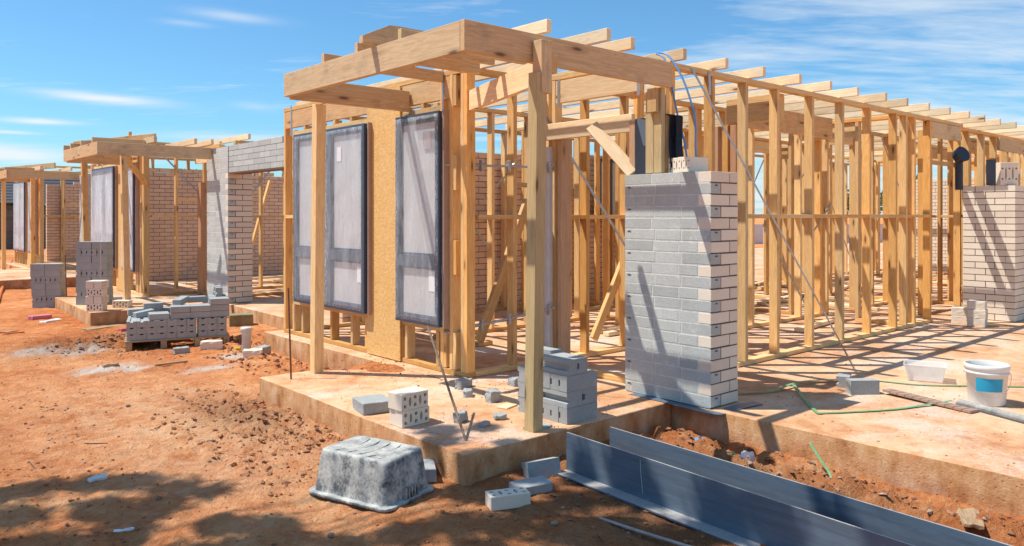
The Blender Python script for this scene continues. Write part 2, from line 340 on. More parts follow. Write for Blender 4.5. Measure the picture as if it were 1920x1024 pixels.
STEEL_P = flat('blue_grey_primer', (0.12, 0.15, 0.19), 0.42, 0.0, 2.2, 0.3, dark=(0.095, 0.135, 0.19), spec=0.5, bs=0.03)
def dusty(base, dust, name, rough=0.5, scale=5.0, up=0.6):
    m, t, b, o = newmat(name); l = t.links.new
    tc = N(t, 'ShaderNodeTexCoord'); geo = N(t, 'ShaderNodeNewGeometry'); s = N(t, 'ShaderNodeSeparateXYZ'); l(geo.outputs['Normal'], s.inputs[0])
    n = noi(t, tc.outputs['Object'], scale, 8, 0.7); n2 = noi(t, tc.outputs['Object'], scale*8, 5, 0.7)
    f = M(t, 'ADD', M(t, 'MULTIPLY', M(t, 'MAXIMUM', s.outputs[2], 0.0), up), M(t, 'MULTIPLY', n, 0.6))
    fr = ramp(t, [(0.48, 0.0), (0.95, 0.85)], f).outputs[0]
    mp = N(t, 'ShaderNodeMapping'); mp.inputs['Scale'].default_value = (1.0, 14.0, 14.0); l(tc.outputs['Object'], mp.inputs[0])
    sk = ramp(t, [(0.35, 0.0), (0.65, 1.0)], noi(t, mp.outputs[0], 2.5, 8, 0.75, 0.6)).outputs[0]
    bc = mixc(t, tuple(x*0.82 for x in base), tuple(x*1.22 for x in base), sk)
    spk = ramp(t, [(0.70, 0.0), (0.75, 1.0)], noi(t, tc.outputs['Object'], scale*9, 4, 0.7)).outputs[0]
    bc = mixc(t, bc, dust, M(t, 'MULTIPLY', spk, 0.35))
    l(mixc(t, bc, dust, M(t, 'MULTIPLY', fr, M(t, 'ADD', 0.4, n2))), b.inputs['Base Color'])
    b.inputs['Roughness'].default_value = rough; bump(t, b, n2, 0.08, 0.002); return m
STEEL = dusty((0.095, 0.127, 0.165), (0.46, 0.42, 0.38), 'dusty_blue_primer', 0.36, 5.0, 0.66)
GALV = flat('galvanised', (0.50, 0.50, 0.50), 0.42, 0.6, 20, 0.3)
RUST = flat('rusty_steel', (0.25, 0.12, 0.07), 0.85, 0.1, 30, 0.5, bs=0.5)
ALU = flat('window_frame_blue', (0.06, 0.09, 0.135), 0.4, 0.0, 6, 0.25)
ALUW = flat('pale_aluminium', (0.62, 0.63, 0.66), 0.45, 0.1, 6, 0.15)
PAPER = flat('sticker_white', (0.85, 0.85, 0.85), 0.6, 0, 10, 0.05)
BLACKP = flat('black_membrane', (0.035, 0.045, 0.065), 0.38, 0, 6, 0.3)
WHITEP = flat('white_plastic', (0.80, 0.80, 0.77), 0.42, 0, 5, 0.12, dark=(0.70, 0.66, 0.60))
BLUEP = flat('blue_label', (0.02, 0.36, 0.58), 0.45, 0, 6, 0.1)
PVC = flat('pvc_pipe', (0.70, 0.66, 0.60), 0.5, 0, 9, 0.25)
GREEN = flat('green_strap', (0.17, 0.40, 0.19), 0.5, 0, 20, 0.3)
BLUEPIPE = flat('blue_conduit', (0.13, 0.33, 0.66), 0.4, 0, 6, 0.1)
PINK = flat('pink_cloth', (0.72, 0.22, 0.26), 0.8, 0, 9, 0.3)
YEL = flat('yellow_plastic', (0.75, 0.48, 0.03), 0.5, 0, 9, 0.2)
ORANGE = flat('orange_paint', (0.70, 0.18, 0.03), 0.5, 0, 9, 0.2)
BARK = flat('bark', (0.22, 0.16, 0.11), 0.95, 0, 14, 0.5, bs=0.8, bd=0.01)
REVEAL = flat('reveal_timber', (0.44, 0.31, 0.25), 0.6, 0, 7, 0.2)
RIBC = flat('ribbed_brown', (0.40, 0.26, 0.19), 0.7, 0, 9, 0.25)
RUBBLE = flat('rubble_stone', (0.46, 0.33, 0.24), 0.95, 0, 30, 0.5, bs=0.6, coord='Generated')
ROOFT = flat('charcoal_tiles', (0.05, 0.055, 0.065), 0.55, 0, 14, 0.4)
ROOFR = flat('red_roof', (0.30, 0.09, 0.06), 0.7, 0, 14, 0.3)
RENDERW = flat('white_render', (0.72, 0.71, 0.68), 0.9, 0, 3, 0.12)

def tubmat():
    m, t, b, o = newmat('cement_stained_tub'); l = t.links.new
    tc = N(t, 'ShaderNodeTexCoord'); P = tc.outputs['Object']
    mp = N(t, 'ShaderNodeMapping'); mp.inputs['Scale'].default_value = (1, 1, 0.75); l(P, mp.inputs[0])
    n = noi(t, mp.outputs[0], 8, 10, 0.76, 0.1); n2 = noi(t, P, 60, 5, 0.75)
    f = M(t, 'ADD', M(t, 'MULTIPLY', n, 0.75), M(t, 'MULTIPLY', n2, 0.25))
    c = ramp(t, [(0.39, (0.050, 0.056, 0.062)), (0.46, (0.17, 0.175, 0.17)), (0.53, (0.40, 0.39, 0.35)), (0.64, (0.62, 0.58, 0.51))], f).outputs[0]
    geo = N(t, 'ShaderNodeNewGeometry'); s_ = N(t, 'ShaderNodeSeparateXYZ'); l(geo.outputs['Normal'], s_.inputs[0])
    tp = ramp(t, [(0.5, 0.0), (0.9, 0.7)], s_.outputs[2]).outputs[0]
    c = mixc(t, c, (0.52, 0.52, 0.47), M(t, 'MULTIPLY', tp, M(t, 'ADD', 0.2, n2)))
    l(c, b.inputs['Base Color']); b.inputs['Roughness'].default_value = 0.75; bump(t, b, f, 0.5, 0.006); return m
TUB = tubmat()

def film(name, col, lo, hi, wr=1.0, rough=0.28, sx=3.0, sz=10.0):
    """thin translucent plastic film, wrinkled"""
    m, t, b, o = newmat(name); l = t.links.new
    tc = N(t, 'ShaderNodeTexCoord'); P = tc.outputs['Object']
    mp = N(t, 'ShaderNodeMapping'); mp.inputs['Scale'].default_value = (1, 3.0, 0.8); mp.inputs['Rotation'].default_value = (R(24), 0, 0); l(P, mp.inputs[0])
    n = noi(t, mp.outputs[0], 2.2, 6, 0.6, 1.2); n2 = noi(t, mp.outputs[0], 20, 4, 0.6, 0.8)
    f = M(t, 'ADD', M(t, 'MULTIPLY', n, 0.72), M(t, 'MULTIPLY', n2, 0.28))
    fac = ramp(t, [(0.35, lo), (0.62, hi)], f).outputs[0]
    ab = N(t, 'ShaderNodeAttribute', attribute_name='bunch')
    stk = ramp(t, [(0.48, 0.0), (0.70, 0.5)], n2).outputs[0]
    fac = M(t, 'MINIMUM', M(t, 'ADD', fac, M(t, 'MULTIPLY', ab.outputs['Fac'], stk)), 0.95)
    b.inputs['Base Color'].default_value = (*col, 1); b.inputs['Roughness'].default_value = rough
    b.inputs['Specular IOR Level'].default_value = 0.6
    bump(t, b, f, 0.7*wr, 0.02)
    tr = N(t, 'ShaderNodeBsdfTransparent'); ms = N(t, 'ShaderNodeMixShader')
    l(fac, ms.inputs[0]); l(tr.outputs[0], ms.inputs[1]); l(b.outputs[0], ms.inputs[2]); l(ms.outputs[0], o.inputs[0]); return m
WRAP = film('plastic_wrap', (0.78, 0.82, 0.86), 0.10, 0.30)
WRAP_W = film('white_wrap', (0.84, 0.88, 0.95), 0.40, 0.66)
PANE = film('film_covered_glass', (0.60, 0.605, 0.60), 0.66, 0.88, 0.5)
CLEARBOX = film('clear_plastic', (0.86, 0.85, 0.82), 0.32, 0.5, 0.1)

def leafmat(name, col, dark):
    m, t, b, o = newmat(name); l = t.links.new
    oi = N(t, 'ShaderNodeAttribute', attribute_name='tone')
    l(mixc(t, dark, col, oi.outputs['Fac']), b.inputs['Base Color']); b.inputs['Roughness'].default_value = 0.55
    tl = N(t, 'ShaderNodeBsdfTranslucent'); l(mixc(t, dark, col, oi.outputs['Fac']), tl.inputs[0])
    ms = N(t, 'ShaderNodeMixShader', i_Fac=0.25); ms.inputs[0].default_value = 0.25
    l(b.outputs[0], ms.inputs[1]); l(tl.outputs[0], ms.inputs[2]); l(ms.outputs[0], o.inputs[0]); return m
LEAF = leafmat('gum_leaf', (0.11, 0.16, 0.05), (0.045, 0.08, 0.025))

def tone_attr(me, vals):
    a = me.attributes.new('tone', 'FLOAT', 'FACE'); a.data.foreach_set('value', vals)

# ------------------------------------------------------------------ the ground
def gz(x, y):
    z = -0.205
    # between the units the yard is a little higher
    z += 0.05*noise.noise(Vector((x*0.35, y*0.35, 1.3)))
    d = math.hypot(x, y)
    k = max(0.0, 1.0-d/60.0)
    z += k*(0.022*noise.noise(Vector((x*1.7, y*1.7, 4.0))) + 0.018*noise.fractal(Vector((x*6, y*6, 2.0)), 0.7, 2.1, 5) + 0.020*max(0.0, noise.noise(Vector((x*2.6+9, y*2.6, 1.0))))*abs(noise.noise(Vector((x*14, y*14, 6.0)))))
    if 0 < x < 4 and 0 < y < 14:                 # old wheel ruts and scuffs
        for c_ in (0.95, 1.75):
            e = x-(c_+0.10*math.sin(y*0.6)+0.03*y); g_ = math.exp(-(e/0.10)**2)*k
            z -= 0.018*g_*(0.7+noise.noise(Vector((x*3, y*1.5, 3)))); z += 0.006*g_*math.sin(y*42+e*18)*max(0, noise.noise(Vector((y, 2, 5)))+.3)
    # rough spoil in the trench between the steel and the slab
    def blob(cx, cy, rx, ry):
        q = ((x-cx)/rx)**2+((y-cy)/ry)**2
        return math.exp(-q)
    s = blob(4.35, 3.05, 0.42, 0.75)+blob(4.35, 1.2, 0.4, 1.4)
    if s > 0.02: z += s*(0.035+0.11*noise.fractal(Vector((x*6, y*6, 9)), 0.8, 2.1, 5)+0.05*noise.noise(Vector((x*2.5, y*2.5, 3))))
    s = blob(2.6, 6.3, 0.30, 0.9)+0.8*blob(2.2, 5.4, 0.5, 0.7)
    if s > 0.02: z += s*(0.02+0.07*noise.fractal(Vector((x*6, y*6, 5)), 0.8, 2.1, 5))
    s = blob(3.55, 7.7, 0.35, 1.2)
    if s > 0.02: z += s*(0.05+0.05*noise.fractal(Vector((x*6, y*6, 5)), 0.8, 2.1, 4))
    s = blob(2.5, 10.8, 0.7, 0.7)+blob(4.1, 9.4, 0.4, 0.7)
    if s > 0.02: z += s*(0.03+0.10*noise.fractal(Vector((x*5, y*5, 7)), 0.8, 2.1, 5))
    s = blob(3.86, 6.15, 0.40, 0.65)          # dirt banked on the porch slab against the house slab
    z += s*0.235
    return z
def axis(lo, f0, f1, hi, step, grow=1.22):
    a = [f0]
    while a[-1] < f1: a.append(a[-1]+step)
    s = step
    while a[-1] < hi: s *= grow; a.append(a[-1]+s)
    b = []; s = step; c = f0
    while c > lo: s *= grow; c -= s; b.append(c)
    return b[::-1]+a
xs = axis(-600, 0.2, 5.2, 900, 0.032); ys = axis(-600, 0.4, 12.2, 900, 0.032)
nx, ny = len(xs), len(ys)
co = np.empty((nx*ny, 3)); pale = np.zeros(nx*ny); lime = np.zeros(nx*ny); damp = np.zeros(nx*ny)
limes = [(*G(130, 660, -.2)[:2], .25, .5), (*G(250, 690, -.2)[:2], .30, .22), (*G(195, 690, -.2)[:2], .5, .35), (*G(395, 690, -.2)[:2], .42, .28), (*G(170, 655, -.2)[:2], .3, .5), (*G(440, 670, -.2)[:2], .3, .3), (1.9, 10.6, .5, .5)]
i = 0
for y in ys:
    for x in xs:
        co[i] = (x, y, gz(x, y) if -5 < x < 40 and -5 < y < 45 else -0.205)
        if 0 < x < 6 and 0 < y < 22:
            q = ((x-2.0)/0.95)**2+((y-6.1)/2.6)**2
            pale[i] = min(1.0, math.exp(-q)*1.05)
            lime[i] = max(math.exp(-(((x-a)/c)**2+((y-b)/d)**2)) for a, b, c, d in limes)
            damp[i] = min(1.0, math.exp(-(((x-3.55)/1.0)**2+((y-2.6)/1.5)**2))+0.7*math.exp(-(((x-2.5)/.35)**2+((y-6.2)/.9)**2)) + 0.6*math.exp(-(((x-2.3)/.8)**2+((y-10.7)/.8)**2)))  # mask of darker earth: round the lintels, beside the porch slab, by the pallet
        i += 1
idx = np.arange(nx*ny).reshape(ny, nx)
q = np.stack([idx[:-1, :-1], idx[:-1, 1:], idx[1:, 1:], idx[1:, :-1]], -1).reshape(-1, 4)
me = bpy.data.meshes.new('ground'); me.from_pydata(co.tolist(), [], q.tolist())
for nm, arr in (('pale', pale), ('lime', lime), ('damp', damp)):
    at = me.attributes.new(nm, 'FLOAT', 'POINT'); at.data.foreach_set('value', arr)
me.materials.append(EARTH)
for p in me.polygons: p.use_smooth = True
tag(obj('ground', me, None), kind='structure')

# ------------------------------------------------------------------ slabs
def slab(name, poly, z0, z1, rag=0.006):
    """a cast slab: outline subdivided and slightly uneven, arris worn"""
    pts = []
    for a, b in zip(poly, poly[1:]+poly[:1]):
        n = max(1, int(math.dist(a, b)/0.07))
        for k in range(n):
            u = k/n; x = a[0]+(b[0]-a[0])*u; y = a[1]+(b[1]-a[1])*u
            dx, dy = (b[1]-a[1])/math.dist(a, b), -(b[0]-a[0])/math.dist(a, b)
            e = rag*noise.noise(Vector((x*1.6, y*1.6, 0)))+rag*0.35*noise.noise(Vector((x*9, y*9, 3)))
            pts.append((x+dx*e, y+dy*e, dx, dy))
    bm = bmesh.new(); rings = []
    for ins, z in ((0.0, z0), (0.0, (z0+z1)/2), (0.0, z1-0.009), (0.003, z1-0.002), (0.010, z1)):
        rings.append([bm.verts.new((x-dx*ins+0.004*noise.noise(Vector((x*8, y*8, z*14))), y-dy*ins+0.004*noise.noise(Vector((x*8, y*8, z*14+5))),
                      z-(0.007*abs(noise.noise(Vector((x*6, y*6, 8)))) if 0 < ins < .01 else 0))) for x, y, dx, dy in pts])
    for a, b in zip(rings, rings[1:]):
        for k in range(len(a)): bm.faces.new((a[k], a[(k+1) % len(a)], b[(k+1) % len(a)], b[k])).smooth = True
    for a, b in zip(rings, rings[1:]):
        for k in range(len(pts)):
            if pts[k][2:] != pts[k-1][2:]: bm.edges.get((a[k], b[k])).smooth = False
    bm.faces.new(rings[-1])
    bmesh.ops.recalc_face_normals(bm, faces=list(bm.faces))
    return tag(obj(name, bm, SLAB), kind='structure')
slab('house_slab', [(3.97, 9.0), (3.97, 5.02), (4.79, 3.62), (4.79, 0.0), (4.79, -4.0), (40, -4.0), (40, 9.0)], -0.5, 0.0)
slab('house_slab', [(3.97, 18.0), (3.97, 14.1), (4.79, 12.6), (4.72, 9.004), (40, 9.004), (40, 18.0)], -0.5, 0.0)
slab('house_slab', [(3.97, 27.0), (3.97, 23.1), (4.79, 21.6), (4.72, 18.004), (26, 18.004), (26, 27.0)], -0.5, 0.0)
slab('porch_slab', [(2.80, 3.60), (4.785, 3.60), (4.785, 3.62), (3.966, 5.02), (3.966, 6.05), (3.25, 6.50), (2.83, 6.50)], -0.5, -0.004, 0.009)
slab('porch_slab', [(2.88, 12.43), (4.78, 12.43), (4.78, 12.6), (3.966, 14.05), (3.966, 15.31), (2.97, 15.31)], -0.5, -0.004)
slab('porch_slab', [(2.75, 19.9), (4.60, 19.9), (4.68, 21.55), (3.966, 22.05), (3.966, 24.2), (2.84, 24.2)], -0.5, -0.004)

# ------------------------------------------------------------------ brick walls
def brickwork(name, x0, x1, y0, y1, z0, courses, pick, mort, label, cat, mats, bl=0.236, hh=0.086, jt=0.010, bev=0.002, ragged=0, parent=None, gap=None, rec=0.005, faces='xy'):
    """solid brickwork: every course is bricks round a recessed mortar core. pick(course, face, k, last) -> material index"""
    bm = bmesh.new(); tones = []
    H = courses*hh
    def add(a, b, c, d, e, f, mi):
        fs = box(bm, a, b, c, d, e, f, mi); tn = random.random(); tones.extend([tn]*6)
    wdt = 0.11
    for c in range(courses):
        za, zb = z0+c*hh+jt*0.5, z0+(c+1)*hh-jt*0.5
        odd = c % 2
        # -x / +x faces run along y, -y / +y faces run along x ; the corner brick alternates
        def run(lo, hi, start):
            out = []; p = lo; first = True
            while p < hi-0.001:
                ln = start if first else bl
                e = min(hi, p+ln); 
                if hi-e < 0.05: e = hi
                out.append((p, e)); p = e; first = False
            return out
        for side in ('x', 'y'):
            if side not in faces: continue
            if side == 'x':
                lo = y0 if not odd else y0+wdt
                r = run(lo, y1, bl if odd else wdt if False else bl*0.5+ (0.5*bl if not odd else 0))
                for k, (p, e) in enumerate(r):
                    if gap and gap('x', p, e, za): continue
                    if ragged and c >= courses-ragged and random.random() < 0.45: continue
                    add(x0, min(x0+wdt, x1), p+jt/2 if p > y0 else p, e-jt/2 if e < y1 else e, za, zb, pick(c, 'x', k, p <= y0+1e-4, p, e))
            else:
                lo = x0+wdt if not odd else x0
                for k, (p, e) in enumerate(run(lo, x1, bl if not odd else bl)):
                    if gap and gap('y', p, e, za): continue
                    if ragged and c >= courses-ragged and random.random() < 0.45: continue
                    add(p+jt/2 if p > x0 else p, e-jt/2 if e < x1 else e, y0, min(y0+wdt, y1), za, zb, pick(c, 'y', k, p <= x0+1e-4, p, e))
    nb = len(bm.faces)
    top = z0+H-jt*0.5-(ragged*hh if ragged else 0)
    if not gap: box(bm, x0+rec, x1-rec, y0+rec, y1-rec, z0, top, len(mats)-1); tones.extend([0.5]*6)
    me = mesh_from(bm, name, mats); tone_attr(me, tones)
    o = bpy.data.objects.new(name, me); link(o, Matrix.Identity(4), parent)
    if parent is None: tag(o, label, cat)
    return o
B_CORNER = brickmat('pale_cream_brick', (0.74, 0.69, 0.60), (0.60, 0.54, 0.46), 0.3, 40, 0.2)
GW = [B_GREY, B_WHITE, MORT_G]
def pier_pick(c, face, k, first, p, e):
    if face == 'x': return 1 if (first and c % 2 == 0) else (0)
    return 0 if first else 1
# the pier's two faces have different joints, so it is built as a grey skin and a cream skin round a core
def pier(name, x0, x1, y0, y1, z0, courses, label, hh=0.086, z_cream=99):
    root = thing(name, label, 'brick pier', (x0, y0, z0))
    for skin in ('grey_skin', 'cream_skin'):
        bm = bmesh.new(); tones = []; J_ = lambda q: (random.random()-.5)*q
        for c in range(courses):
            za, zb = z0+c*hh+0.005, z0+(c+1)*hh-0.005
            odd = c % 2; cream_ok = c*hh < z_cream
            def put(a, b, cc, d):
                j = -random.random()*0.0018; zj = (random.random()-.5)*0.0035
                fs = box(bm, a+j if a == x0 else a, b, cc+J_(.002), d+J_(.004), za+zj, zb+zj+J_(.002))
                bmesh.ops.bevel(bm, geom=list({e for f_ in fs for e in f_.edges}), offset=0.0018, segments=1, affect='EDGES')
                if False: pass; tones.extend([random.random()]*6)
            if skin == 'grey_skin':
                p = y0+(0.118 if (odd and cream_ok) else 0.0); n = 0
                if not odd or not cream_ok:
                    put(x0, x0+0.118, y0, y0+0.255); p = y0+0.265
                while p < y1-0.01:
                    ln = 0.162 if (n == 0 and odd) else 0.236*(1+(random.random()-.5)*0.12)
                    e = min(y1, p+ln)
                    if y1-e < 0.06: e = y1
                    put(x0, x0+0.11, p, e); p = e+0.010; n += 1
                if not cream_ok:
                    put(x0+0.128, x1, y0, y0+0.11)
                # back faces
                box(bm, x0+0.12, x1, y1-0.11, y1, za, zb); tones.extend([random.random()]*6)
            elif cream_ok:
                if odd:
                    put(x0, x0+0.232, y0, y0+0.108); put(x0+0.242, x1, y0, y0+0.108)
                else:
                    put(x0+0.128, x1, y0, y0+0.108)
        if skin == 'grey_skin':
            pass
        # tone per brick: faces of one brick lie together, so look it up from the face centre
        me = mesh_from(bm, skin, B_GREY if skin == 'grey_skin' else B_WHITE)
        tone_attr(me, [(math.sin(math.floor((p.center.z-z0)/hh)*12.9+math.floor((p.center.y+p.center.x*2)*4.2)*78.2)*43758.5) % 1.0 for p in me.polygons])
        link(bpy.data.objects.new(skin, me), Matrix.Identity(4), root)
    bm = bmesh.new(); box(bm, x0+0.0006, x1-0.004, y0+0.012, y1-0.004, z0, z0+courses*hh-0.006)
    obj('mortar', bm, MORT_G, root)
    bm = bmesh.new(); box(bm, x0+0.010, x1-0.003, y0+0.0075, y0+0.0118, z0, z0+min(courses*hh, z_cream)-0.006)
    # dark joints and the half-moon hand holes on the grey bricks
    for c in range(courses):
        if c % 2 == 0 and c < courses-1:
            z = z0+c*hh+0.060
            for (cx, cy, sx, sy) in ((x0-0.0035, y1-0.045, 0, 1), (x0+0.065, y0-0.0015, 1, 0)):
                vs_ = []
                for k in range(9):
                    a = math.pi*k/8
                    vs_.append((cx+sx*0.019*math.cos(a), cy+sy*0.019*math.cos(a), z+0.012*math.sin(a)))
                f1 = [bm.verts.new(v) for v in vs_]; f2 = [bm.verts.new((v[0]+(0.003 if sy else 0), v[1]+(0.003 if sx else 0), v[2])) for v in vs_]
                bm.faces.new(f1)
                for k in range(9): bm.faces.new((f1[k], f1[(k+1) % 9], f2[(k+1) % 9], f2[k]))
    obj('dark_joints', bm, MORT_D, root)
    return root
pier('brick_pier', 4.79, 5.135, 3.25, 4.055, 0.006, 20, 'grey and cream brick pier standing on the slab edge behind the blue steel beams')
p2 = pier('brick_pier', 4.79, 5.19, 12.20, 13.1, 0.006, 29, 'tall grey and cream brick pier at the end of the grey block wall beam', z_cream=2.06)
# grey block beam over the second garage opening
bm = bmesh.new(); tones = []
for c in range(5):
    y = 9.1 - (0.2 if c % 2 else 0)
    while y < 12.19:
        e = min(y+0.39, 12.195)
        if c < 4 or (int(y*7) % 3):
            box(bm, 4.80, 5.0, y+0.004, e-0.004, 2.075+c*0.086+0.004, 2.075+(c+1)*0.086-0.004); tones.extend([random.random()]*6)
        y = e
box(bm, 4.808, 4.992, 8.95, 12.19, 2.078, 2.075+4*0.086); tones.extend([0.5]*6)
me = mesh_from(bm, 'block_beam', B_GREY); tone_attr(me, tones)
root = thing('block_wall_beam', 'grey block wall spanning high over the second garage opening', 'block wall', (4.8, 9, 2.07))
link(bpy.data.objects.new('blockwork', me), Matrix.Identity(4), root)
bm = bmesh.new(); box(bm, 4.79, 5.01, 9.0, 12.19, 2.055, 2.072); obj('steel_lintel', bm, RUST, root)

def bwall(name, x0, x1, y0, y1, z1, mats, label, rag=1, z0=0.004, hh=0.086):
    n = int((z1-z0)/hh)
    return brickwork(name, x0, x1, y0, y1, z0, n, lambda *a: 0, None, label, 'brick wall', mats, ragged=rag, hh=hh, rec=0.007)
RW = [B_RED, MORT_D]
bwall('brick_wall', 4.95, 13.0, 8.86, 9.0, 2.47, RW, 'long salmon brick party wall behind the nearest timber frame')
bwall('brick_wall', 4.95, 13.0, 17.6, 17.75, 2.42, RW, 'salmon brick party wall behind the middle timber frame')
bwall('brick_wall', 4.95, 13.0, 26.4, 26.55, 2.45, RW, 'salmon brick party wall behind the farthest timber frame')
CWm = [B_WHITE, MORT_D]
brickwork('brick_wall', 11.66, 14.4, 3.262, 3.885, 0.004, 21, lambda *a: 0, None, 'cream brick wall end with slanting shadows beside the garage frame', 'brick wall', CWm, hh=0.0855, rec=0.007)
DW = [B_DARK, MORT_G]

brickwork('brick_wall', 21.0, 21.25, 5.4, 8.9, 0.004, 27, lambda *a: 0, None, 'cream brick wall at the far end of the nearest timber frame', 'brick wall', CWm, rec=0.007)
# ------------------------------------------------------------------ windows
def window(parent, y0, y1, z0, z1, X, lights, transom, side_reveal=True, stickers=()):
    """aluminium window unit proud of a wall that runs along y; returns the frame (a part) with panes, wrap and stickers under it"""
    f = 0.055; d0, d1 = X-0.09, X
    bm = bmesh.new()
    box(bm, d0, d1, y0, y0+f, z0, z1); box(bm, d0, d1, y1-f, y1, z0, z1)
    box(bm, d0, d1, y0+f, y1-f, z0, z0+f); box(bm, d0, d1, y0+f, y1-f, z1-f, z1)
    ed = [y0]+[y0+(y1-y0)*k/lights for k in range(1, lights)]+[y1]
    MW = 0.085
    for m_ in ed[1:-1]: box(bm, d0+.003, d1-.003, m_-MW, m_+MW, z0+f, z1-f)
    for k in range(lights):
        a = ed[k]+(f if k == 0 else MW); b = ed[k+1]-(f if k == lights-1 else MW)
        box(bm, d0-.002, d1-.006, a, b, transom-0.05, transom+0.05)
        for (za, zb) in ((z0+f, transom-.045), (transom+.045, z1-f)):      # sash beads
            s = 0.028
            box(bm, d0+.03, d1-.02, a, a+s, za, zb); box(bm, d0+.03, d1-.02, b-s, b, za, zb)
            box(bm, d0+.03, d1-.02, a+s, b-s, za, za+s); box(bm, d0+.03, d1-.02, a+s, b-s, zb-s, zb)
    fr = obj('window', bm, ALU, parent)
    for k in range(lights):
        a = ed[k]+(f if k == 0 else MW)+.028; b = ed[k+1]-(f if k == lights-1 else MW)-.028
        for (za, zb) in ((z0+f+.028, transom-.073), (transom+.073, z1-f-.028)):
            bm = bmesh.new(); box(bm, X-0.055, X-0.049, a, b, za, zb); obj('pane', bm, PANE, fr)
    for (ya, yb, za, zb) in stickers:
        bm = bmesh.new(); box(bm, X-0.060, X-0.0565, ya, yb, za, zb); obj('sticker', bm, PAPER, fr)
    # plastic wrap: a wrinkled sheet drawn over the front and round the edges
    bm = bmesh.new(); n, mm = 26, 44; V = {}
    for i in range(n+1):
        for j in range(mm+1):
            u, v = i/n, j/mm
            y = y0-0.012+(y1-y0+0.024)*u; z = z0-0.014+(z1-z0+0.03)*v
            e = min(u, 1-u)*(y1-y0)
            x = d0-0.010-0.006*noise.noise(Vector((y*9, z*3, 2)))-0.006*abs(noise.noise(Vector((y*20, z*8, 6))))
            if i in (0, n) or j in (0, mm): x = d0+0.075+0.01*noise.noise(Vector((y*9, z*9, 0)))
            V[i, j] = bm.verts.new((x, y, z))
    for i in range(n):
        for j in range(mm): bm.faces.new((V[i, j], V[i, j+1], V[i+1, j+1], V[i+1, j]))
    pw = obj('plastic_wrap', bm, WRAP if y0 < 9 else WRAP_W, fr, smooth=True)
    bu = []
    for v in pw.data.vertices:
        dy = min([abs(v.co.y-e) for e in ed]); dz = min(abs(v.co.z-z0), abs(v.co.z-z1)); bu.append(max(0.0, 1.0-min(dy, dz)/0.07))
    pw.data.attributes.new('bunch', 'FLOAT', 'POINT').data.foreach_set('value', bu)
    bm = bmesh.new()
    box(bm, d1-.06, d1-.002, y0-0.036, y0-0.014, z0-0.01, z1+0.01)
    obj('timber_reveal', bm, REVEAL, fr)
    bm = bmesh.new(); box(bm, d1-.06, d1-.002, y1+0.016, y1+0.036, z0-0.01, z1+0.01)
    obj('timber_reveal', bm, REVEAL, fr)
    return fr

# ------------------------------------------------------------------ the timber frames
PT = 0.045
def wall_part(parent, ax, c, a0, a1, zt, dep=0.09, gaps=(), mat=None):
    """plates of one wall; ax 'x' runs along x at y=c..c+dep, ax 'y' runs along y at x=c..c+dep"""
    mat = mat or W_STUD
    bm = bmesh.new(); l = a1-a0; p = 0.0; segs = []
    for g0, g1 in sorted(gaps): segs.append((p, g0-a0)); p = g1-a0
    segs.append((p, l))
    box(bm, 0, l, -dep/2-0.0015, dep/2+0.0015, zt-PT, zt)
    bevel(bm, 0.002)
    if ax == 'x': m = Matrix.Translation((a0, c+dep/2, 0))
    else: m = Matrix.Translation((c+dep/2, a0, 0)) @ Matrix.Rotation(R(90), 4, 'Z')
    wf = obj('wall_frame', bm, mat, parent, m)
    for s0, s1 in segs:
        if s1-s0 > 0.02:
            a, b = m @ Vector((s0, 0, 0.024)), m @ Vector((s1, 0, 0.024)); board('bottom_plate', a, b, (0, 1, 0) if ax == 'x' else (1, 0, 0), dep, 0.042, mat, wf)
    return wf
def stud(par, ax, c, a, z0, z1, dep=0.09, t=0.045, mat=None, name='stud'):
    """stud whose near edge is at a along the wall"""
    j = (random.random()-.5)*0.004
    p = (a+t/2, c+dep/2+j) if ax == 'x' else (c+dep/2+j, a+t/2)
    return board(name, (*p, z0), (*p, z1), (0, 1, 0) if ax == 'x' else (1, 0, 0), dep, t, mat or W_STUD, par)
def nog(par, ax, c, a0, a1, z, dep=0.086, t=0.04):
    if ax == 'x': board('nogging', (a0, c+.045, z), (a1, c+.045, z), (0, 1, 0), dep, t, W_STUD, par)
    else: board('nogging', (c+.045, a0, z), (c+.045, a1, z), (1, 0, 0), dep, t, W_STUD, par)
def strap(par, p0, p1, wd=0.03, name='strap_brace', nrm=(0, 1, 0)):
    bm = bmesh.new(); ribbon_bm(bm, [p0, [(a+b)/2 for a, b in zip(p0, p1)], p1], wd, 0.002, nrm); return obj(name, bm, GALV, par)
ZT = 2.68

def simple_wall(root, ax, c, a0, a1, sp=0.6, gaps=(), zt=ZT, off=0.0, nogs=True, first=True, skipz=()):
    wf = wall_part(root, ax, c, a0, a1, zt, gaps=gaps)
    a = a0+off; prev = None; ss = []
    while a < a1-0.046:
        if not any(g0-0.045 < a < g1 for g0, g1 in gaps): ss.append(a)
        a += sp
    ss.append(a1-0.046)
    for g0, g1 in gaps: ss += [g0-0.047, g1]
    ss = sorted(set(round(s, 3) for s in ss))
    for s in ss: stud(wf, ax, c, s, PT, zt-PT)
    if nogs:
        for s, e in zip(ss, ss[1:]):
            if e-s-0.045 > 0.12 and not any(g0-0.01 <= s+0.046 <= g1-.02 for g0, g1 in gaps): nog(wf, ax, c, s+0.045, e, 1.385+0.0*random.random())
    for g0, g1 in gaps:
        hd = (g0, g1)
        z = zt-PT-0.10
        if ax == 'x': board('header', (g0, c+.045, z), (g1, c+.045, z), (0, 0, 1), 0.19, 0.045, W_STUD, wf)
        else: board('header', (c+.045, g0, z), (c+.045, g1, z), (0, 0, 1), 0.19, 0.045, W_STUD, wf)
    return wf

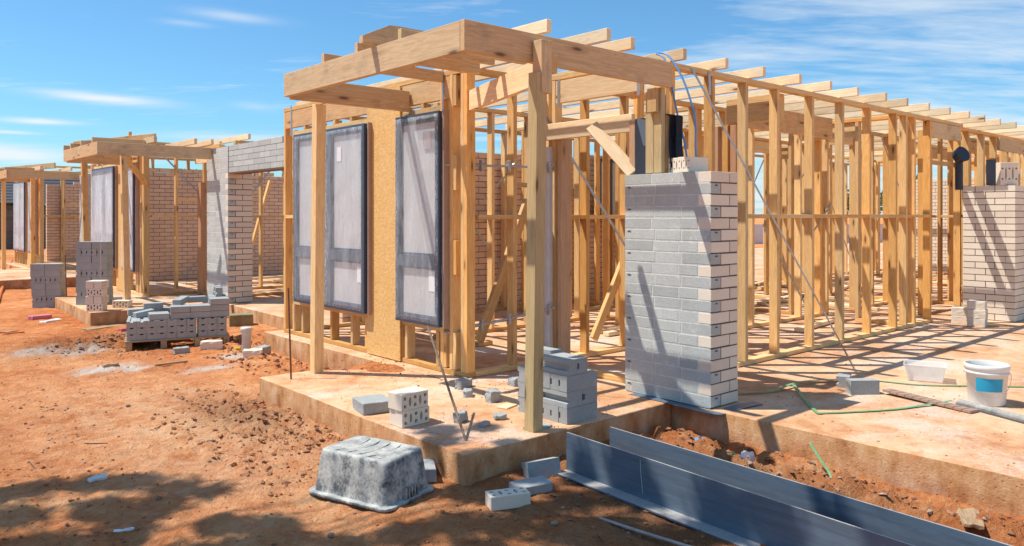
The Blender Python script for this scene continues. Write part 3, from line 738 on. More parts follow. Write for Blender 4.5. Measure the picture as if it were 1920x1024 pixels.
def window_wall(root, o, full=True):
    """the wall with the wrapped windows, at x=4.13, y=5.25..8.80 (+o)"""
    wf = wall_part(root, 'y', 4.13, 5.25+o, 8.80+o, ZT)
    X = 4.13
    def S(y, z0=PT, z1=ZT-PT, **k): return stud(wf, 'y', X, y+o, z0, z1, **k)
    S(8.755); S(8.52, z1=2.40); S(6.84, z1=2.40); S(6.30, z1=2.40); S(6.255); S(5.595)
    S(5.455); S(5.253); S(5.30)
    for y in (8.30, 8.03, 7.62, 7.18, 6.89): S(y, z1=0.36, name='cripple_stud')
    for y in (8.25, 7.9, 7.55, 7.2, 6.2, 5.9): S(y, z0=2.385, z1=2.43, name='packer')
    for y in (6.16, 5.66): S(y, z1=0.36, name='cripple_stud')
    for a, b in ((6.885, 8.52), (5.64, 6.30)):
        board('sill_plate', (X+.045, a+o, .382), (X+.045, b+o, .382), (1, 0, 0), 0.09, 0.045, W_STUD, wf)
        board('head_plate', (X+.045, a+o, 2.362), (X+.045, b+o, 2.362), (1, 0, 0), 0.09, 0.045, W_STUD, wf)
    board('header', (X+.024, 6.885+o, 2.532), (X+.024, 8.752+o, 2.532), (0, 0, 1), 0.20, 0.045, W_BEAM, wf)
    board('header', (X+.024, 5.502+o, 2.532), (X+.024, 6.252+o, 2.532), (0, 0, 1), 0.20, 0.045, W_BEAM, wf)
    for y in (8.60, 5.60):
        bm = bmesh.new(); ribbon_bm(bm, [(X-.003, y+o, 2.70), (X-.003, y+o, 2.55), (X-.003, y+o, 2.34)], 0.03, 0.002, (1, 0, 0)); obj('metal_strap', bm, GALV, wf)
    # paired corner studs with spacer blocks between them
    for za, zb in ((0.05, 0.37), (0.88, 1.18), (1.62, 1.93), (2.36, 2.63)):
        board('spacer_block', (X+.045, 5.43+o, za), (X+.045, 5.43+o, zb), (1, 0, 0), 0.088, 0.045, W_STUD, wf)
    for za, zb in ((0.05, 0.37),):
        board('spacer_block', (X+.045, 5.573+o, za), (X+.045, 5.573+o, zb), (1, 0, 0), 0.088, 0.044, W_STUD, wf)
    nog(wf, 'y', X, 5.50+o, 5.595+o, 1.385)
    nog(wf, 'y', X, 8.565+o, 8.755+o, 1.385)
    bm = bmesh.new(); box(bm, X-.020, X-.004, 6.262+o, 6.86+o, 0.01, 2.63); obj('osb_panel', bm, OSB, root)
    window(root, 6.80+o, 8.355+o, 0.415, 2.32, 4.127, 2, 0.985, stickers=((7.31+o, 7.40+o, 1.97, 2.12), (6.89+o, 6.98+o, 0.72, 0.88)))
    window(root, 5.54+o, 6.225+o, 0.415, 2.32, 4.127, 1, 0.985, stickers=((5.70+o, 5.80+o, 2.00, 2.15), (5.63+o, 5.73+o, 0.72, 0.90)))
    return wf

def unit(o, label, detail=2):
    root = thing('house_frame', label, 'timber frame', (4.13, 5.25+o, 0), group='timber house frames in a row')
    window_wall(root, o)
    # side wall running back from the corner (along x)
    wf = wall_part(root, 'x', 5.25+o, 4.225, 9.2 if detail > 1 else 8.5, ZT)
    for x in (4.66, 5.16, 5.62, 6.22, 6.82, 7.42, 8.02, 8.62):
        stud(wf, 'x', 5.25+o, x, PT, ZT-PT)
    for a, b in ((4.26, 4.66), (4.705, 5.16), (5.205, 5.62), (5.665, 6.22), (6.265, 6.82)): nog(wf, 'x', 5.25+o, a, b, 1.385)
    nog(wf, 'x', 5.25+o, 4.705, 5.16, 1.68)
    # back wall in front of the party wall
    wc = simple_wall(root, 'x', 8.70+o, 4.30, 13.0, 0.6 if detail > 1 else 0.75, zt=2.66, off=0.25)
    return root
U1 = unit(0.0, 'nearest pine house frame with corner porch and wrapped windows')
U2 = unit(9.0, 'middle pine house frame beside the grey block wall', 1)
U3 = unit(17.6, 'farthest pine house frame at the left edge of the site', 1)

# ---- porch of the nearest frame
def porch(U, xb, yb, xr, yl, zt, zb, X1=4.12, rafters=(), posts=()):
    board('porch_beam', (xb, yb+.0225, (zt+zb)/2), (xr, yb+.0225, (zt+zb)/2), (0, 0, 1), zt-zb, 0.045, W_BEAM, U)
    board('porch_beam', (xb+.0225, yb+.046, (zt+zb)/2-.001), (xb+.0225, yl, (zt+zb)/2-.001), (0, 0, 1), zt-zb, 0.045, W_BEAM, U)
    board('porch_beam', (xb+.046, yl-.03, (zt+zb)/2-.02), (X1, yl-.03, (zt+zb)/2-.02), (0, 0, 1), zt-zb, 0.045, W_BEAM, U)
porch(U1, 2.89, 3.70, 4.93, 6.16, 2.585, 2.395)
# paired main post on the corner side of the beam, with its packers
mp_ = board('porch_post', (3.472, 3.715, -0.004), (3.452, 3.652, 2.32), (1, 0, 0), 0.086, 0.088, W_POST, U1)
board('post_cleat', (3.485, 3.646, 2.19), (3.485, 3.646, 2.53), (1, 0, 0), 0.09, 0.09, W_BEAM, mp_)
board('post_cleat', (3.570, 3.658, 2.33), (3.570, 3.658, 2.45), (1, 0, 0), 0.055, 0.08, W_STUD, mp_)
board('porch_post', (3.30, 6.37, -0.06), (3.215, 6.16, 2.36), (1, 0, 0), 0.088, 0.09, W_STUD, U1)
board('tie_beam', (4.165, 5.235, 2.385), (3.605, 3.765, 2.365), (0, 0, 1), 0.17, 0.045, W_JOIST, U1)
# pair of studs on the pier carrying the right end of the beam
for y_, zz_ in ((3.773, 2.392), (3.853, 2.37)):
    board('beam_stud', (4.865, y_, 1.73), (4.865, y_, zz_), (0, 1, 0), 0.078, 0.045, W_POST, U1)
board('beam_stud', (4.93, 3.80, 1.73), (4.93, 3.80, 2.60), (0, 1, 0), 0.12, 0.045, W_STUD, U1)
board('beam_packer', (4.82, 3.80, 2.20), (4.82, 3.80, 2.385), (0, 1, 0), 0.09, 0.035, W_STUD, U1)
# short rafters that run out over the porch beam
for y, x0_ in ((5.60, 2.955), (5.085, 2.955), (4.505, 2.955)):
    board('rafter', (x0_, y, 2.632), (4.120, y, 2.632), (0, 0, 1), 0.095, 0.045, W_BEAM, U1)
bm = bmesh.new()
q_ = [(2.80, 2.60), (4.0, 2.60), (4.0, 2.76), (3.10, 2.76), (3.02, 2.755), (2.80, 2.65)]
va = [bm.verts.new((x, 4.73, z)) for x, z in q_]; vb = [bm.verts.new((x, 4.775, z)) for x, z in q_]
bm.faces.new(va); bm.faces.new(vb[::-1])
for k in range(6): bm.faces.new((va[k], vb[k], vb[(k+1) % 6], va[(k+1) % 6]))
bmesh.ops.recalc_face_normals(bm, faces=list(bm.faces))
obj('hip_rafter', bm, W_BEAM, U1)
# ceiling joists, one long run each
joist_x = [3.80, 4.31, 4.67, 5.30, 5.90]+[6.50+0.6*k for k in range(24)]
for x in joist_x:
    ye = 3.89-(x-3.8)*0.026+(random.random()-.5)*0.03
    if x < 5: ye += 0.02
    if x == 4.31: ye = 3.80
    s = (random.random()-.5)*0.01
    board('joist', (x, ye, ZT+0.047), (x+s, 8.83 if x > 4.1 else 6.05, ZT+0.047), (0, 0, 1), 0.090, 0.045, W_JOIST, U1)

# ---- garage-side wall (along x at y 3.98)
ga = wall_part(U1, 'x', 3.98, 4.96, 11.95, ZT, gaps=((4.96, 6.30), (10.88, 11.80)))
gs = [5.30, 5.88, 6.42, 6.985, 7.675, 8.345, 9.015, 9.725, 10.025, 10.285, 10.775]
for x in gs: stud(ga, 'x', 3.98, x, 1.74 if x < 6.3 and x < 5.2 else PT if x > 6.3 else 0.003, ZT-PT)
stud(ga, 'x', 4.34, 11.55, 0.003, 2.60); stud(ga, 'x', 3.98, 11.85, 0.003, ZT-PT)
for a, b in zip(gs[2:], gs[3:]): nog(ga, 'x', 3.98, a+.045, b, 1.392)
board('header', (10.822, 4.0, 2.53), (11.85, 4.0, 2.53), (0, 0, 1), 0.20, 0.045, W_BEAM, ga)
board('header', (10.822, 4.02, 2.10), (11.85, 4.02, 2.10), (0, 1, 0), 0.09, 0.045, W_STUD, ga)
g2 = wall_part(U1, 'x', 4.02, 11.96, 20.5, ZT-0.03)
for k, x in enumerate((12.3, 12.9, 13.45, 14.0, 14.6, 15.2, 15.9, 16.6, 17.3, 18.0, 18.8, 19.6)): stud(g2, 'x', 4.02, x, PT, ZT-.03-PT)
board('header', (13.5, 4.0, 2.50), (17.2, 4.0, 2.50), (0, 0, 1), 0.20, 0.045, W_BEAM, g2)
nog(g2, 'x', 4.02, 11.96, 20.4, 1.392)
strap(ga, YP(3.972, 1296, 126), YP(3.972, 1580, 650), 0.024)
bm = bmesh.new(); ribbon_bm(bm, [YP(3.972, 1330, 134), YP(3.972, 1331, 160), YP(3.972, 1331, 178)], 0.035, 0.002, (0, 1, 0)); obj('metal_strap', bm, GALV, ga)
# ---- entry door wall (along y at x 5.0)
dw = wall_part(U1, 'y', 5.0, 4.075, 5.245, ZT)
for y in (5.195, 5.145, 5.06, 4.10): stud(dw, 'y', 5.0, y, PT, ZT-PT)
board('header', (5.0, 4.06, 2.515), (5.0, 5.03, 2.515), (0, 0, 1), 0.20, 0.045, W_JOIST, dw)
for y in (4.99, 4.07):
    bm = bmesh.new(); ribbon_bm(bm, [(4.975, y, 2.63), (4.975, y, 2.50), (4.975, y, 2.38)], 0.032, 0.002, (1, 0, 0)); obj('metal_strap', bm, GALV, dw)
board('door_jamb', (5.04, 4.985, 0.04), (5.04, 4.985, 2.18), (1, 0, 0), 0.12, 0.05, W_RED, U1)
board('door_frame', (4.93, 5.075, 0.04), (4.93, 5.075, 2.02), (1, 0, 0), 0.06, 0.05, ALUW, U1)
board('door_head', (4.90, 4.02, 2.12), (4.90, 5.16, 2.12), (0, 0, 1), 0.085, 0.045, W_JOIST, U1)
board('door_head', (4.95, 4.10, 2.20), (4.95, 5.10, 2.20), (0, 0, 1), 0.06, 0.045, W_JOIST, U1)
board('door_jamb', (4.90, 4.05, 1.73), (4.90, 4.05, 2.16), (0, 1, 0), 0.06, 0.06, W_RED, U1)
board('diagonal_board', (4.86, 4.48, 2.16), (4.86, 4.03, 1.74), (0.3, 0.5, 1), 0.11, 0.022, W_JOIST, U1)
# diagonals inside
board('brace', YP(5.62, 898, 640), YP(5.62, 990, 376), (1, 0, 0), 0.09, 0.045, W_STUD, U1)
board('brace', YP(5.40, 1113, 636), YP(5.40, 1205, 400), (1, 0, 0), 0.09, 0.045, W_STUD, U1)
strap(U1, YP(5.24, 1065, 285), YP(5.24, 1178, 470), 0.03)
strap(U1, YP(8.69, 905, 380), YP(8.69, 1060, 200), 0.03)
strap(U1, YP(8.69, 893, 430), YP(8.69, 1000, 590), 0.03)
strap(U1, XP(5.0, 1012, 200), XP(5.0, 1042, 250), 0.03, nrm=(1, 0, 0))
# ---- interior partitions
simple_wall(U1, 'x', 7.15, 5.2, 7.55, 0.6, off=0.2)
simple_wall(U1, 'x', 5.25, 9.25, 13.15, 0.55, gaps=((10.6, 11.4),))
for y_, m_ in ((4.62, W_RED), (4.72, W_STUD), (4.84, W_RED)): board('jamb', (7.25, y_, 0.003), (7.25, y_, 2.36), (1, 0, 0), 0.086, 0.07, m_, U1)
board('lintel', (7.25, 4.08, 2.50), (7.25, 4.70, 2.50), (0, 0, 1), 0.26, 0.09, W_STUD, U1)
board('lintel', (7.3, 4.73, 2.50), (9.6, 4.73, 2.50), (0, 0, 1), 0.26, 0.045, W_BEAM, U1)
simple_wall(U1, 'y', 7.6, 5.345, 8.695, 0.6, gaps=((6.6, 7.45),))
simple_wall(U1, 'y', 10.2, 4.09, 8.695, 0.6, gaps=((4.7, 5.6),))
simple_wall(U1, 'x', 6.9, 7.70, 13.1, 0.6, gaps=((8.4, 9.25), (11.4, 12.2)), off=0.1)
simple_wall(U1, 'y', 13.2, 4.12, 8.695, 0.6, gaps=((6.8, 7.7),))
simple_wall(U1, 'x', 5.5, 13.30, 19.8, 0.65, gaps=((15.0, 16.6),), off=0.2)
simple_wall(U1, 'y', 16.6, 5.60, 8.695, 0.6, gaps=((6.0, 6.9),))
simple_wall(U1, 'y', 11.9, 6.99, 8.695, 0.55)
simple_wall(U1, 'x', 7.9, 13.30, 19.8, 0.6, gaps=((17.2, 18.0),), off=0.3)
simple_wall(U1, 'y', 15.0, 5.60, 6.8, 0.5)
simple_wall(U1, 'y', 9.0, 7.0, 8.695, 0.6)
simple_wall(U1, 'x', 7.8, 8.3, 10.2, 0.5)
simple_wall(U1, 'y', 18.2, 5.60, 7.895, 0.6)
simple_wall(U1, 'x', 4.6, 13.3, 19.8, 0.62, gaps=((14.2, 15.4),), off=0.1)
simple_wall(U1, 'y', 19.9, 4.12, 8.695, 0.6, gaps=((5.2, 6.6),))
wc2 = simple_wall(U1, 'x', 8.70, 13.05, 19.9, 0.6, gaps=((15.68, 16.5),), zt=2.66)
for (p, q) in (((1413, 345), (1432, 300)), ((1485, 300), (1510, 430)), ((1480, 365), (1512, 320)), ((1530, 300), (1600, 500)), ((1480, 250), (1500, 200))):
    strap(U1, YP(6.88, *p), YP(6.88, *q), 0.03)
for (p, q) in (((1430, 420), (1520, 590)), ((1620, 560), (1590, 440)), ((1710, 420), (1650, 250)), ((1515, 450), (1560, 380))):
    strap(U1, YP(5.24, *p), YP(5.24, *q), 0.03)
def small_window(parent, x0, x1, y, z0, z1):
    bm = bmesh.new(); f = 0.05
    box(bm, x0, x0+f, y-.05, y, z0, z1); box(bm, x1-f, x1, y-.05, y, z0, z1); box(bm, x0+f, x1-f, y-.05, y, z0, z0+f); box(bm, x0+f, x1-f, y-.05, y, z1-f, z1)
    m_ = (x0+x1)/2; box(bm, m_-.03, m_+.03, y-.045, y-.005, z0+f, z1-f)
    fr = obj('window', bm, ALU, parent)
    for a, b in ((x0+f, m_-.03), (m_+.03, x1-f)):
        bm = bmesh.new(); box(bm, a, b, y-.030, y-.024, z0+f, z1-f); obj('pane', bm, PANE, fr)
small_window(U1, 15.72, 16.46, 8.70, 1.1, 2.36)
small_window(U1, 9.55, 10.15, 8.68, 1.33, 2.34)

# ---- the second and third frames: porch, joists, garage side
porch(U2, 3.065, 12.85, 4.775, 15.03, 2.51, 2.32)
board('porch_post', (3.50, 12.90, -0.004), (3.45, 12.91, 2.318), (1, 0, 0), 0.088, 0.088, W_STUD, U2)
board('porch_post', (3.33, 14.58, -0.004), (3.33, 14.8, 2.30), (1, 0, 0), 0.088, 0.088, W_STUD, U2)
board('knee_brace', (3.50, 12.98, 2.28), (4.15, 14.2, 1.95), (0, 0, 1), 0.10, 0.045, W_STUD, U2)
for x, ya in ((3.9, 12.86), (4.5, 12.80), (4.75, 12.75), (5.35, 12.70), (5.95, 12.7), (6.55, 12.7), (7.15, 12.7), (7.75, 12.7), (8.35, 12.7), (8.95, 12.7), (9.55, 12.7)):
    board('joist', (x, ya, 2.60 if x < 5 else ZT+.047), (x, 17.5, 2.60 if x < 5 else ZT+.047), (0, 0, 1), 0.09, 0.045, W_JOIST, U2)
for y in (13.3, 14.0, 14.7, 15.2): board('rafter', (3.10, y, 2.56), (3.87, y, 2.56), (0, 0, 1), 0.10, 0.045, W_BEAM, U2)
board('rafter', (3.2, 14.9, 2.60), (4.0, 13.2, 2.66), (0, 0, 1), 0.12, 0.045, W_BEAM, U2)
board('upstand', (4.0, 14.6, 2.55), (4.0, 14.6, 2.86), (0, 1, 0), 0.09, 0.045, W_STUD, U2)
sw = wall_part(U2, 'y', 5.0, 13.11, 14.245, 2.6)
board('jamb', (5.0, 13.93, 0.04), (5.0, 13.93, 1.98), (1, 0, 0), 0.09, 0.17, W_RED, U2)
board('header', (5.0, 13.12, 2.42), (5.0, 14.2, 2.42), (0, 0, 1), 0.2, 0.045, W_JOIST, U2)
board('diagonal_board', (4.95, 13.44, 1.60), (4.95, 13.1, 1.98), (0, 1, 1), 0.10, 0.022, W_JOIST, U2)
g3 = simple_wall(U2, 'x', 13.05, 5.25, 12.0, 0.9)
board('brace', (6.9, 12.98, 0.05), (7.7, 12.98, 1.9), (0, 1, 0), 0.09, 0.045, W_STUD, U2)
board('brace', (6.1, 14.9, 0.05), (6.7, 14.9, 2.1), (0, 1, 0), 0.09, 0.045, W_STUD, U2)
strap(U2, (5.6, 13.04, 2.6), (8.4, 13.04, 0.3)); strap(U2, (8.2, 13.04, 2.6), (10.4, 13.04, 0.4)); strap(U2, (4.4, 14.24, 2.5), (6.4, 14.24, 0.4))
strap(U2, (6.6, 14.24, 2.5), (4.8, 14.24, 0.3))
porch(U3, 3.25, 21.8, 4.88, 24.0, 2.49, 2.30)
board('porch_post', (3.80, 21.86, -0.004), (3.80, 21.86, 2.30), (1, 0, 0), 0.088, 0.088, W_STUD, U3)
board('porch_post', (3.50, 23.9, -0.004), (3.50, 23.9, 2.30), (1, 0, 0), 0.088, 0.088, W_STUD, U3)
for x in (3.95, 4.6, 5.2, 5.8, 6.4): board('joist', (x, 21.7, 2.56), (x, 26.2, 2.56), (0, 0, 1), 0.09, 0.045, W_JOIST, U3)
for y in (22.4, 23.2, 24.0): board('rafter', (3.3, y, 2.53), (3.93, y, 2.53), (0, 0, 1), 0.10, 0.045, W_BEAM, U3)
board('rafter', (3.35, 24.0, 2.56), (4.3, 22.0, 2.64), (0, 0, 1), 0.14, 0.045, W_BEAM, U3)
simple_wall(U3, 'x', 22.1, 5.0, 9.0, 0.7)
pier('brick_pier', 4.79, 5.19, 20.9, 21.75, 0.006, 28, 'far grey brick pier beside the farthest timber frame', z_cream=0.0)

# ------------------------------------------------------------------ loose bricks
def notched_mesh(l, wd, h, key={}):
    """pressed grey brick: length along x, a groove runs along its +y side"""
    k = (l, wd, h)
    if k not in key:
        bm = bmesh.new()
        g, gd = h*0.17, wd*0.20
        prof = [(-wd/2, 0), (wd/2, 0), (wd/2, h/2-g*1.25), (wd/2-gd, h/2-g), (wd/2-gd, h/2+g), (wd/2, h/2+g*1.25), (wd/2, h), (-wd/2, h)]
        a = [bm.verts.new((-l/2, y, z)) for y, z in prof]; b = [bm.verts.new((l/2, y, z)) for y, z in prof]; n = len(prof)
        bm.faces.new(a[::-1]); bm.faces.new(b)
        for i in range(n): bm.faces.new((a[i], a[(i+1) % n], b[(i+1) % n], b[i]))
        bmesh.ops.recalc_face_normals(bm, faces=list(bm.faces))
        me = mesh_from(bm, 'grey_brick', B_LOOSE); tone_attr(me, [0.5]*len(me.polygons)); key[k] = me
    return key[k]
def flatbrick_mesh(l, wd, h, key={}):
    """the same brick laid flat: groove along the top"""
    k = (l, wd, h)
    if k not in key:
        bm = bmesh.new(); g = wd*0.15; gd = 0.014
        prof = [(-wd/2, 0), (wd/2, 0), (wd/2, h), (g*1.3, h), (g*.9, h-gd), (-g*.9, h-gd), (-g*1.3, h), (-wd/2, h)]
        a = [bm.verts.new((-l/2, y, z)) for y, z in prof]; b = [bm.verts.new((l/2, y, z)) for y, z in prof]; n = len(prof)
        bm.faces.new(a[::-1]); bm.faces.new(b)
        for i in range(n): bm.faces.new((a[i], a[(i+1) % n], b[(i+1) % n], b[i]))
        bmesh.ops.recalc_face_normals(bm, faces=list(bm.faces))
        me = mesh_from(bm, 'grey_brick', B_LOOSE); tone_attr(me, [0.5]*len(me.polygons)); key[k] = me
    return key[k]
def worn_block(l, wd, h, mat, seed=0, chip=0.012):
    bm = bmesh.new(); box(bm, -l/2, l/2, -wd/2, wd/2, 0, h)
    bmesh.ops.subdivide_edges(bm, edges=list(bm.edges), cuts=3, use_grid_fill=True)
    for v in bm.verts:
        d = Vector((noise.noise(v.co*22+Vector((seed*7, 0, 0))), noise.noise(v.co*22+Vector((0, seed*7, 9))), noise.noise(v.co*22+Vector((3, 0, seed*7)))))
        v.co += d*chip*0.35
    bmesh.ops.bevel(bm, geom=[e for e in bm.edges if e.calc_face_angle(0) > 0.9], offset=0.004, segments=1, affect='EDGES')
    me = mesh_from(bm, 'block', mat); tone_attr(me, [0.5]*len(me.polygons)); return me
def put(name, me, x, y, z, rz=0.0, rx=0.0, ry=0.0, label=None, cat='brick', group=None):
    m = Matrix.Translation((x, y, z)) @ Matrix.Rotation(rz, 4, 'Z') @ Matrix.Rotation(ry, 4, 'Y') @ Matrix.Rotation(rx, 4, 'X')
    o = bpy.data.objects.new(name, me); link(o, m); return tag(o, label, cat, group)
ORD = ['first', 'second', 'third', 'fourth', 'fifth', 'sixth', 'seventh', 'eighth', 'ninth', 'tenth', 'eleventh', 'twelfth']
J = lambda s: (random.random()-.5)*s
_mem = {}
def boolmesh(l, wd, h):
    """perforated brick: l along x, wd along y (hole direction), h tall; real holes"""
    if (l, wd, h) in _mem: return _mem[l, wd, h]
    bm = bmesh.new(); box(bm, -l/2, l/2, -wd/2, wd/2, 0, h); bevel(bm, 0.003); a = bpy.data.objects.new('a', mesh_from(bm, 'a', B_WHITE))
    bm = bmesh.new()
    def cyl(x, z, rx, rz, n=14):
        A_ = [bm.verts.new((x+rx*math.cos(2*math.pi*k/n), -wd, z+rz*math.sin(2*math.pi*k/n))) for k in range(n)]
        B_ = [bm.verts.new((v.co.x, wd, v.co.z)) for v in A_]
        bm.faces.new(A_); bm.faces.new(B_[::-1])
        for k in range(n): bm.faces.new((A_[k], B_[k], B_[(k+1) % n], A_[(k+1) % n]))
    for k in range(5):
        x = -l/2+l*(0.12+0.19*k)
        if k % 2 == 0:
            for zf in (0.27, 0.73): cyl(x, h*zf, l*0.056, l*0.056)
        else: cyl(x, h*0.5, l*0.045, h*0.29)
    bmesh.ops.recalc_face_normals(bm, faces=list(bm.faces))
    b = bpy.data.objects.new('b', mesh_from(bm, 'b', B_WHITE))
    C.objects.link(a); C.objects.link(b)
    md = a.modifiers.new('m', 'BOOLEAN'); md.operation = 'DIFFERENCE'; md.object = b; md.solver = 'EXACT'
    bpy.context.view_layer.update()
    dg = bpy.context.evaluated_depsgraph_get(); me = bpy.data.meshes.new_from_object(a.evaluated_get(dg))
    C.objects.unlink(a); C.objects.unlink(b); bpy.data.objects.remove(a); bpy.data.objects.remove(b)
    me.name = 'perforated_brick'
    if 'tone' not in me.attributes: tone_attr(me, [0.7]*len(me.polygons))
    _mem[l, wd, h] = me; return me
PB = boolmesh(0.23, 0.076, 0.11)

# -- grey tower beside the porch post: front group of four courses, back group of three, one across the top
gt = 'grey bricks stacked beside the porch post'
x0, y0 = 3.727, 3.66; hb = 0.108
wt = 'grey bricks stacked beside the porch post'
for c in range(4):
    z = -0.003+c*hb
    if c % 2 == 0:      # bricks end-on to the yard
        for k in range(3):
            put('grey_brick', notched_mesh(0.30 if c else 0.30, 0.079, hb-.002), x0+0.15+J(.004), y0+0.04+k*0.081, z, 0, label='grey brick, %s course by the porch post, %s from the pier side' % (['bottom', 'second', 'third', 'top'][c], ORD[k]), group=gt)
    elif c == 3:
        for k in range(2):
            put('grey_brick', notched_mesh(0.24, 0.100, hb-.002), x0+0.055+k*0.102, y0+0.125+J(.006), z, R(90), label='grey brick in the top course by the porch post, %s side' % ('yard' if k == 0 else 'house'), group=gt)
    else:
        for k in range(2):
            put('grey_brick', notched_mesh(0.245, 0.149, hb-.002), x0+0.076+k*0.152, y0+0.124+J(.004), z, R(90), label='lengthwise grey brick in the %s course by the porch post, %s side' % (['', 'second'][c], 'yard' if k == 0 else 'house'), group=gt)
for c in range(3):
    for k in range(3):
        put('grey_brick', notched_mesh(0.24, 0.079, hb-.002), x0+0.12+J(.006), y0+0.29+k*0.082, -0.003+c*hb, 0, label='grey brick behind the porch post, %s course, %s from the front' % (['bottom', 'second', 'third'][c], ORD[k+3]), group=gt)
put('grey_brick', notched_mesh(0.24, 0.10, hb-.002), x0+0.22, y0+0.42, 0.325, R(90), label='grey brick lying at the back top of the stack by the door opening', group=gt)

# -- perforated cream bricks on the porch slab (two over two)
gp = 'cream perforated bricks on the porch slab'
px_, py_, _ = G(754, 803)
for c in range(2):
    for k in range(2):
        put('perforated_brick', PB, px_+0.118+J(.008)-(0.012 if c else 0), py_+0.045+k*0.079, -0.003+c*0.111, R(4+2*c), label='cream perforated brick on the porch slab, %s row of the %s course' % ('front' if k == 0 else 'back', 'upper' if c else 'lower'), group=gp)
sm = worn_block(0.22, 0.245, 0.082, B_LOOSE, 1)
put('paving_block', sm, 2.965, 4.87, -0.003, R(-12), label='flat square grey block lying left of the perforated bricks', cat='block')
# bits on the porch slab
bits = [((869, 726), (.16, .07, .07), 20, 'broken grey brick piece below the corner of the house frame'),
        ((877, 742), (.10, .07, .05), 50, 'broken grey brick chunk near the leaning rod'),
        ((924, 752), (.09, .08, .085), -5, 'upright grey brick half in the middle of the porch slab'),
        ((864, 790), (.09, .06, .07), 12, 'small grey brick half right behind the leaning rod'),
        ((908, 798), (.075, .045, .03), 10, 'small grey stone piece nearest the porch slab edge'),
        ((938, 785), (.085, .06, .035), -20, 'flat grey stone chip left of the brick stack'),
        ((967, 722), (.11, .08, .06), 5, 'grey brick half left of the stack in the shade'),
        ((951, 762), (.14, .09, .012), 15, 'thin pale offcut flat on the porch slab'),
        ((1008, 801), (.17, .11, .018), 0, 'flat grey tile under the foot of the porch post')]
for n_, (p, d, a, lb) in enumerate(bits):
    g = G(*p); put('brick_piece', worn_block(*d, B_LOOSE if n_ != 7 else W_JOIST, n_+3, 0.028 if d[2] > .03 else .01), g[0], g[1], -0.004, R(a), label=lb, cat='rubble')

# -- on the ground by the slab corner
z_ = gz(2.85, 3.2)
PBf = Matrix
def flat_perf(x, y, z, rz, label, group=None):
    m = Matrix.Translation((x, y, z)) @ Matrix.Rotation(rz, 4, 'Z') @ Matrix.Rotation(R(90), 4, 'X') @ Matrix.Translation((0, 0, -0.055))
    o = bpy.data.objects.new('perforated_brick', PB); link(o, m); return tag(o, label, 'brick', group)
flat_perf(2.83, 3.235, gz(2.83, 3.2)+0.036, R(-22), 'cream perforated brick lying flat on the red dirt in front of the slab corner')
put('grey_brick', worn_block(0.23, 0.115, 0.055, B_LOOSE, 21), 3.06, 3.30, gz(3.06, 3.3)-0.005, R(-14), rx=R(4), label='slim grey brick lying flat behind the ground perforated brick', cat='brick')
put('grey_brick', notched_mesh(0.23, 0.076, 0.108), 3.30, 3.45, gz(3.3, 3.45)-0.01, R(-12), rx=R(-14), label='grey brick tilted against the slab beside the end of the steel beam', cat='brick')
put('grey_brick', worn_block(0.20, 0.11, 0.08, B_LOOSE, 22), 2.72, 3.86, gz(2.7, 3.8), R(60), label='grey brick tucked between the mortar tub and the slab', cat='brick')

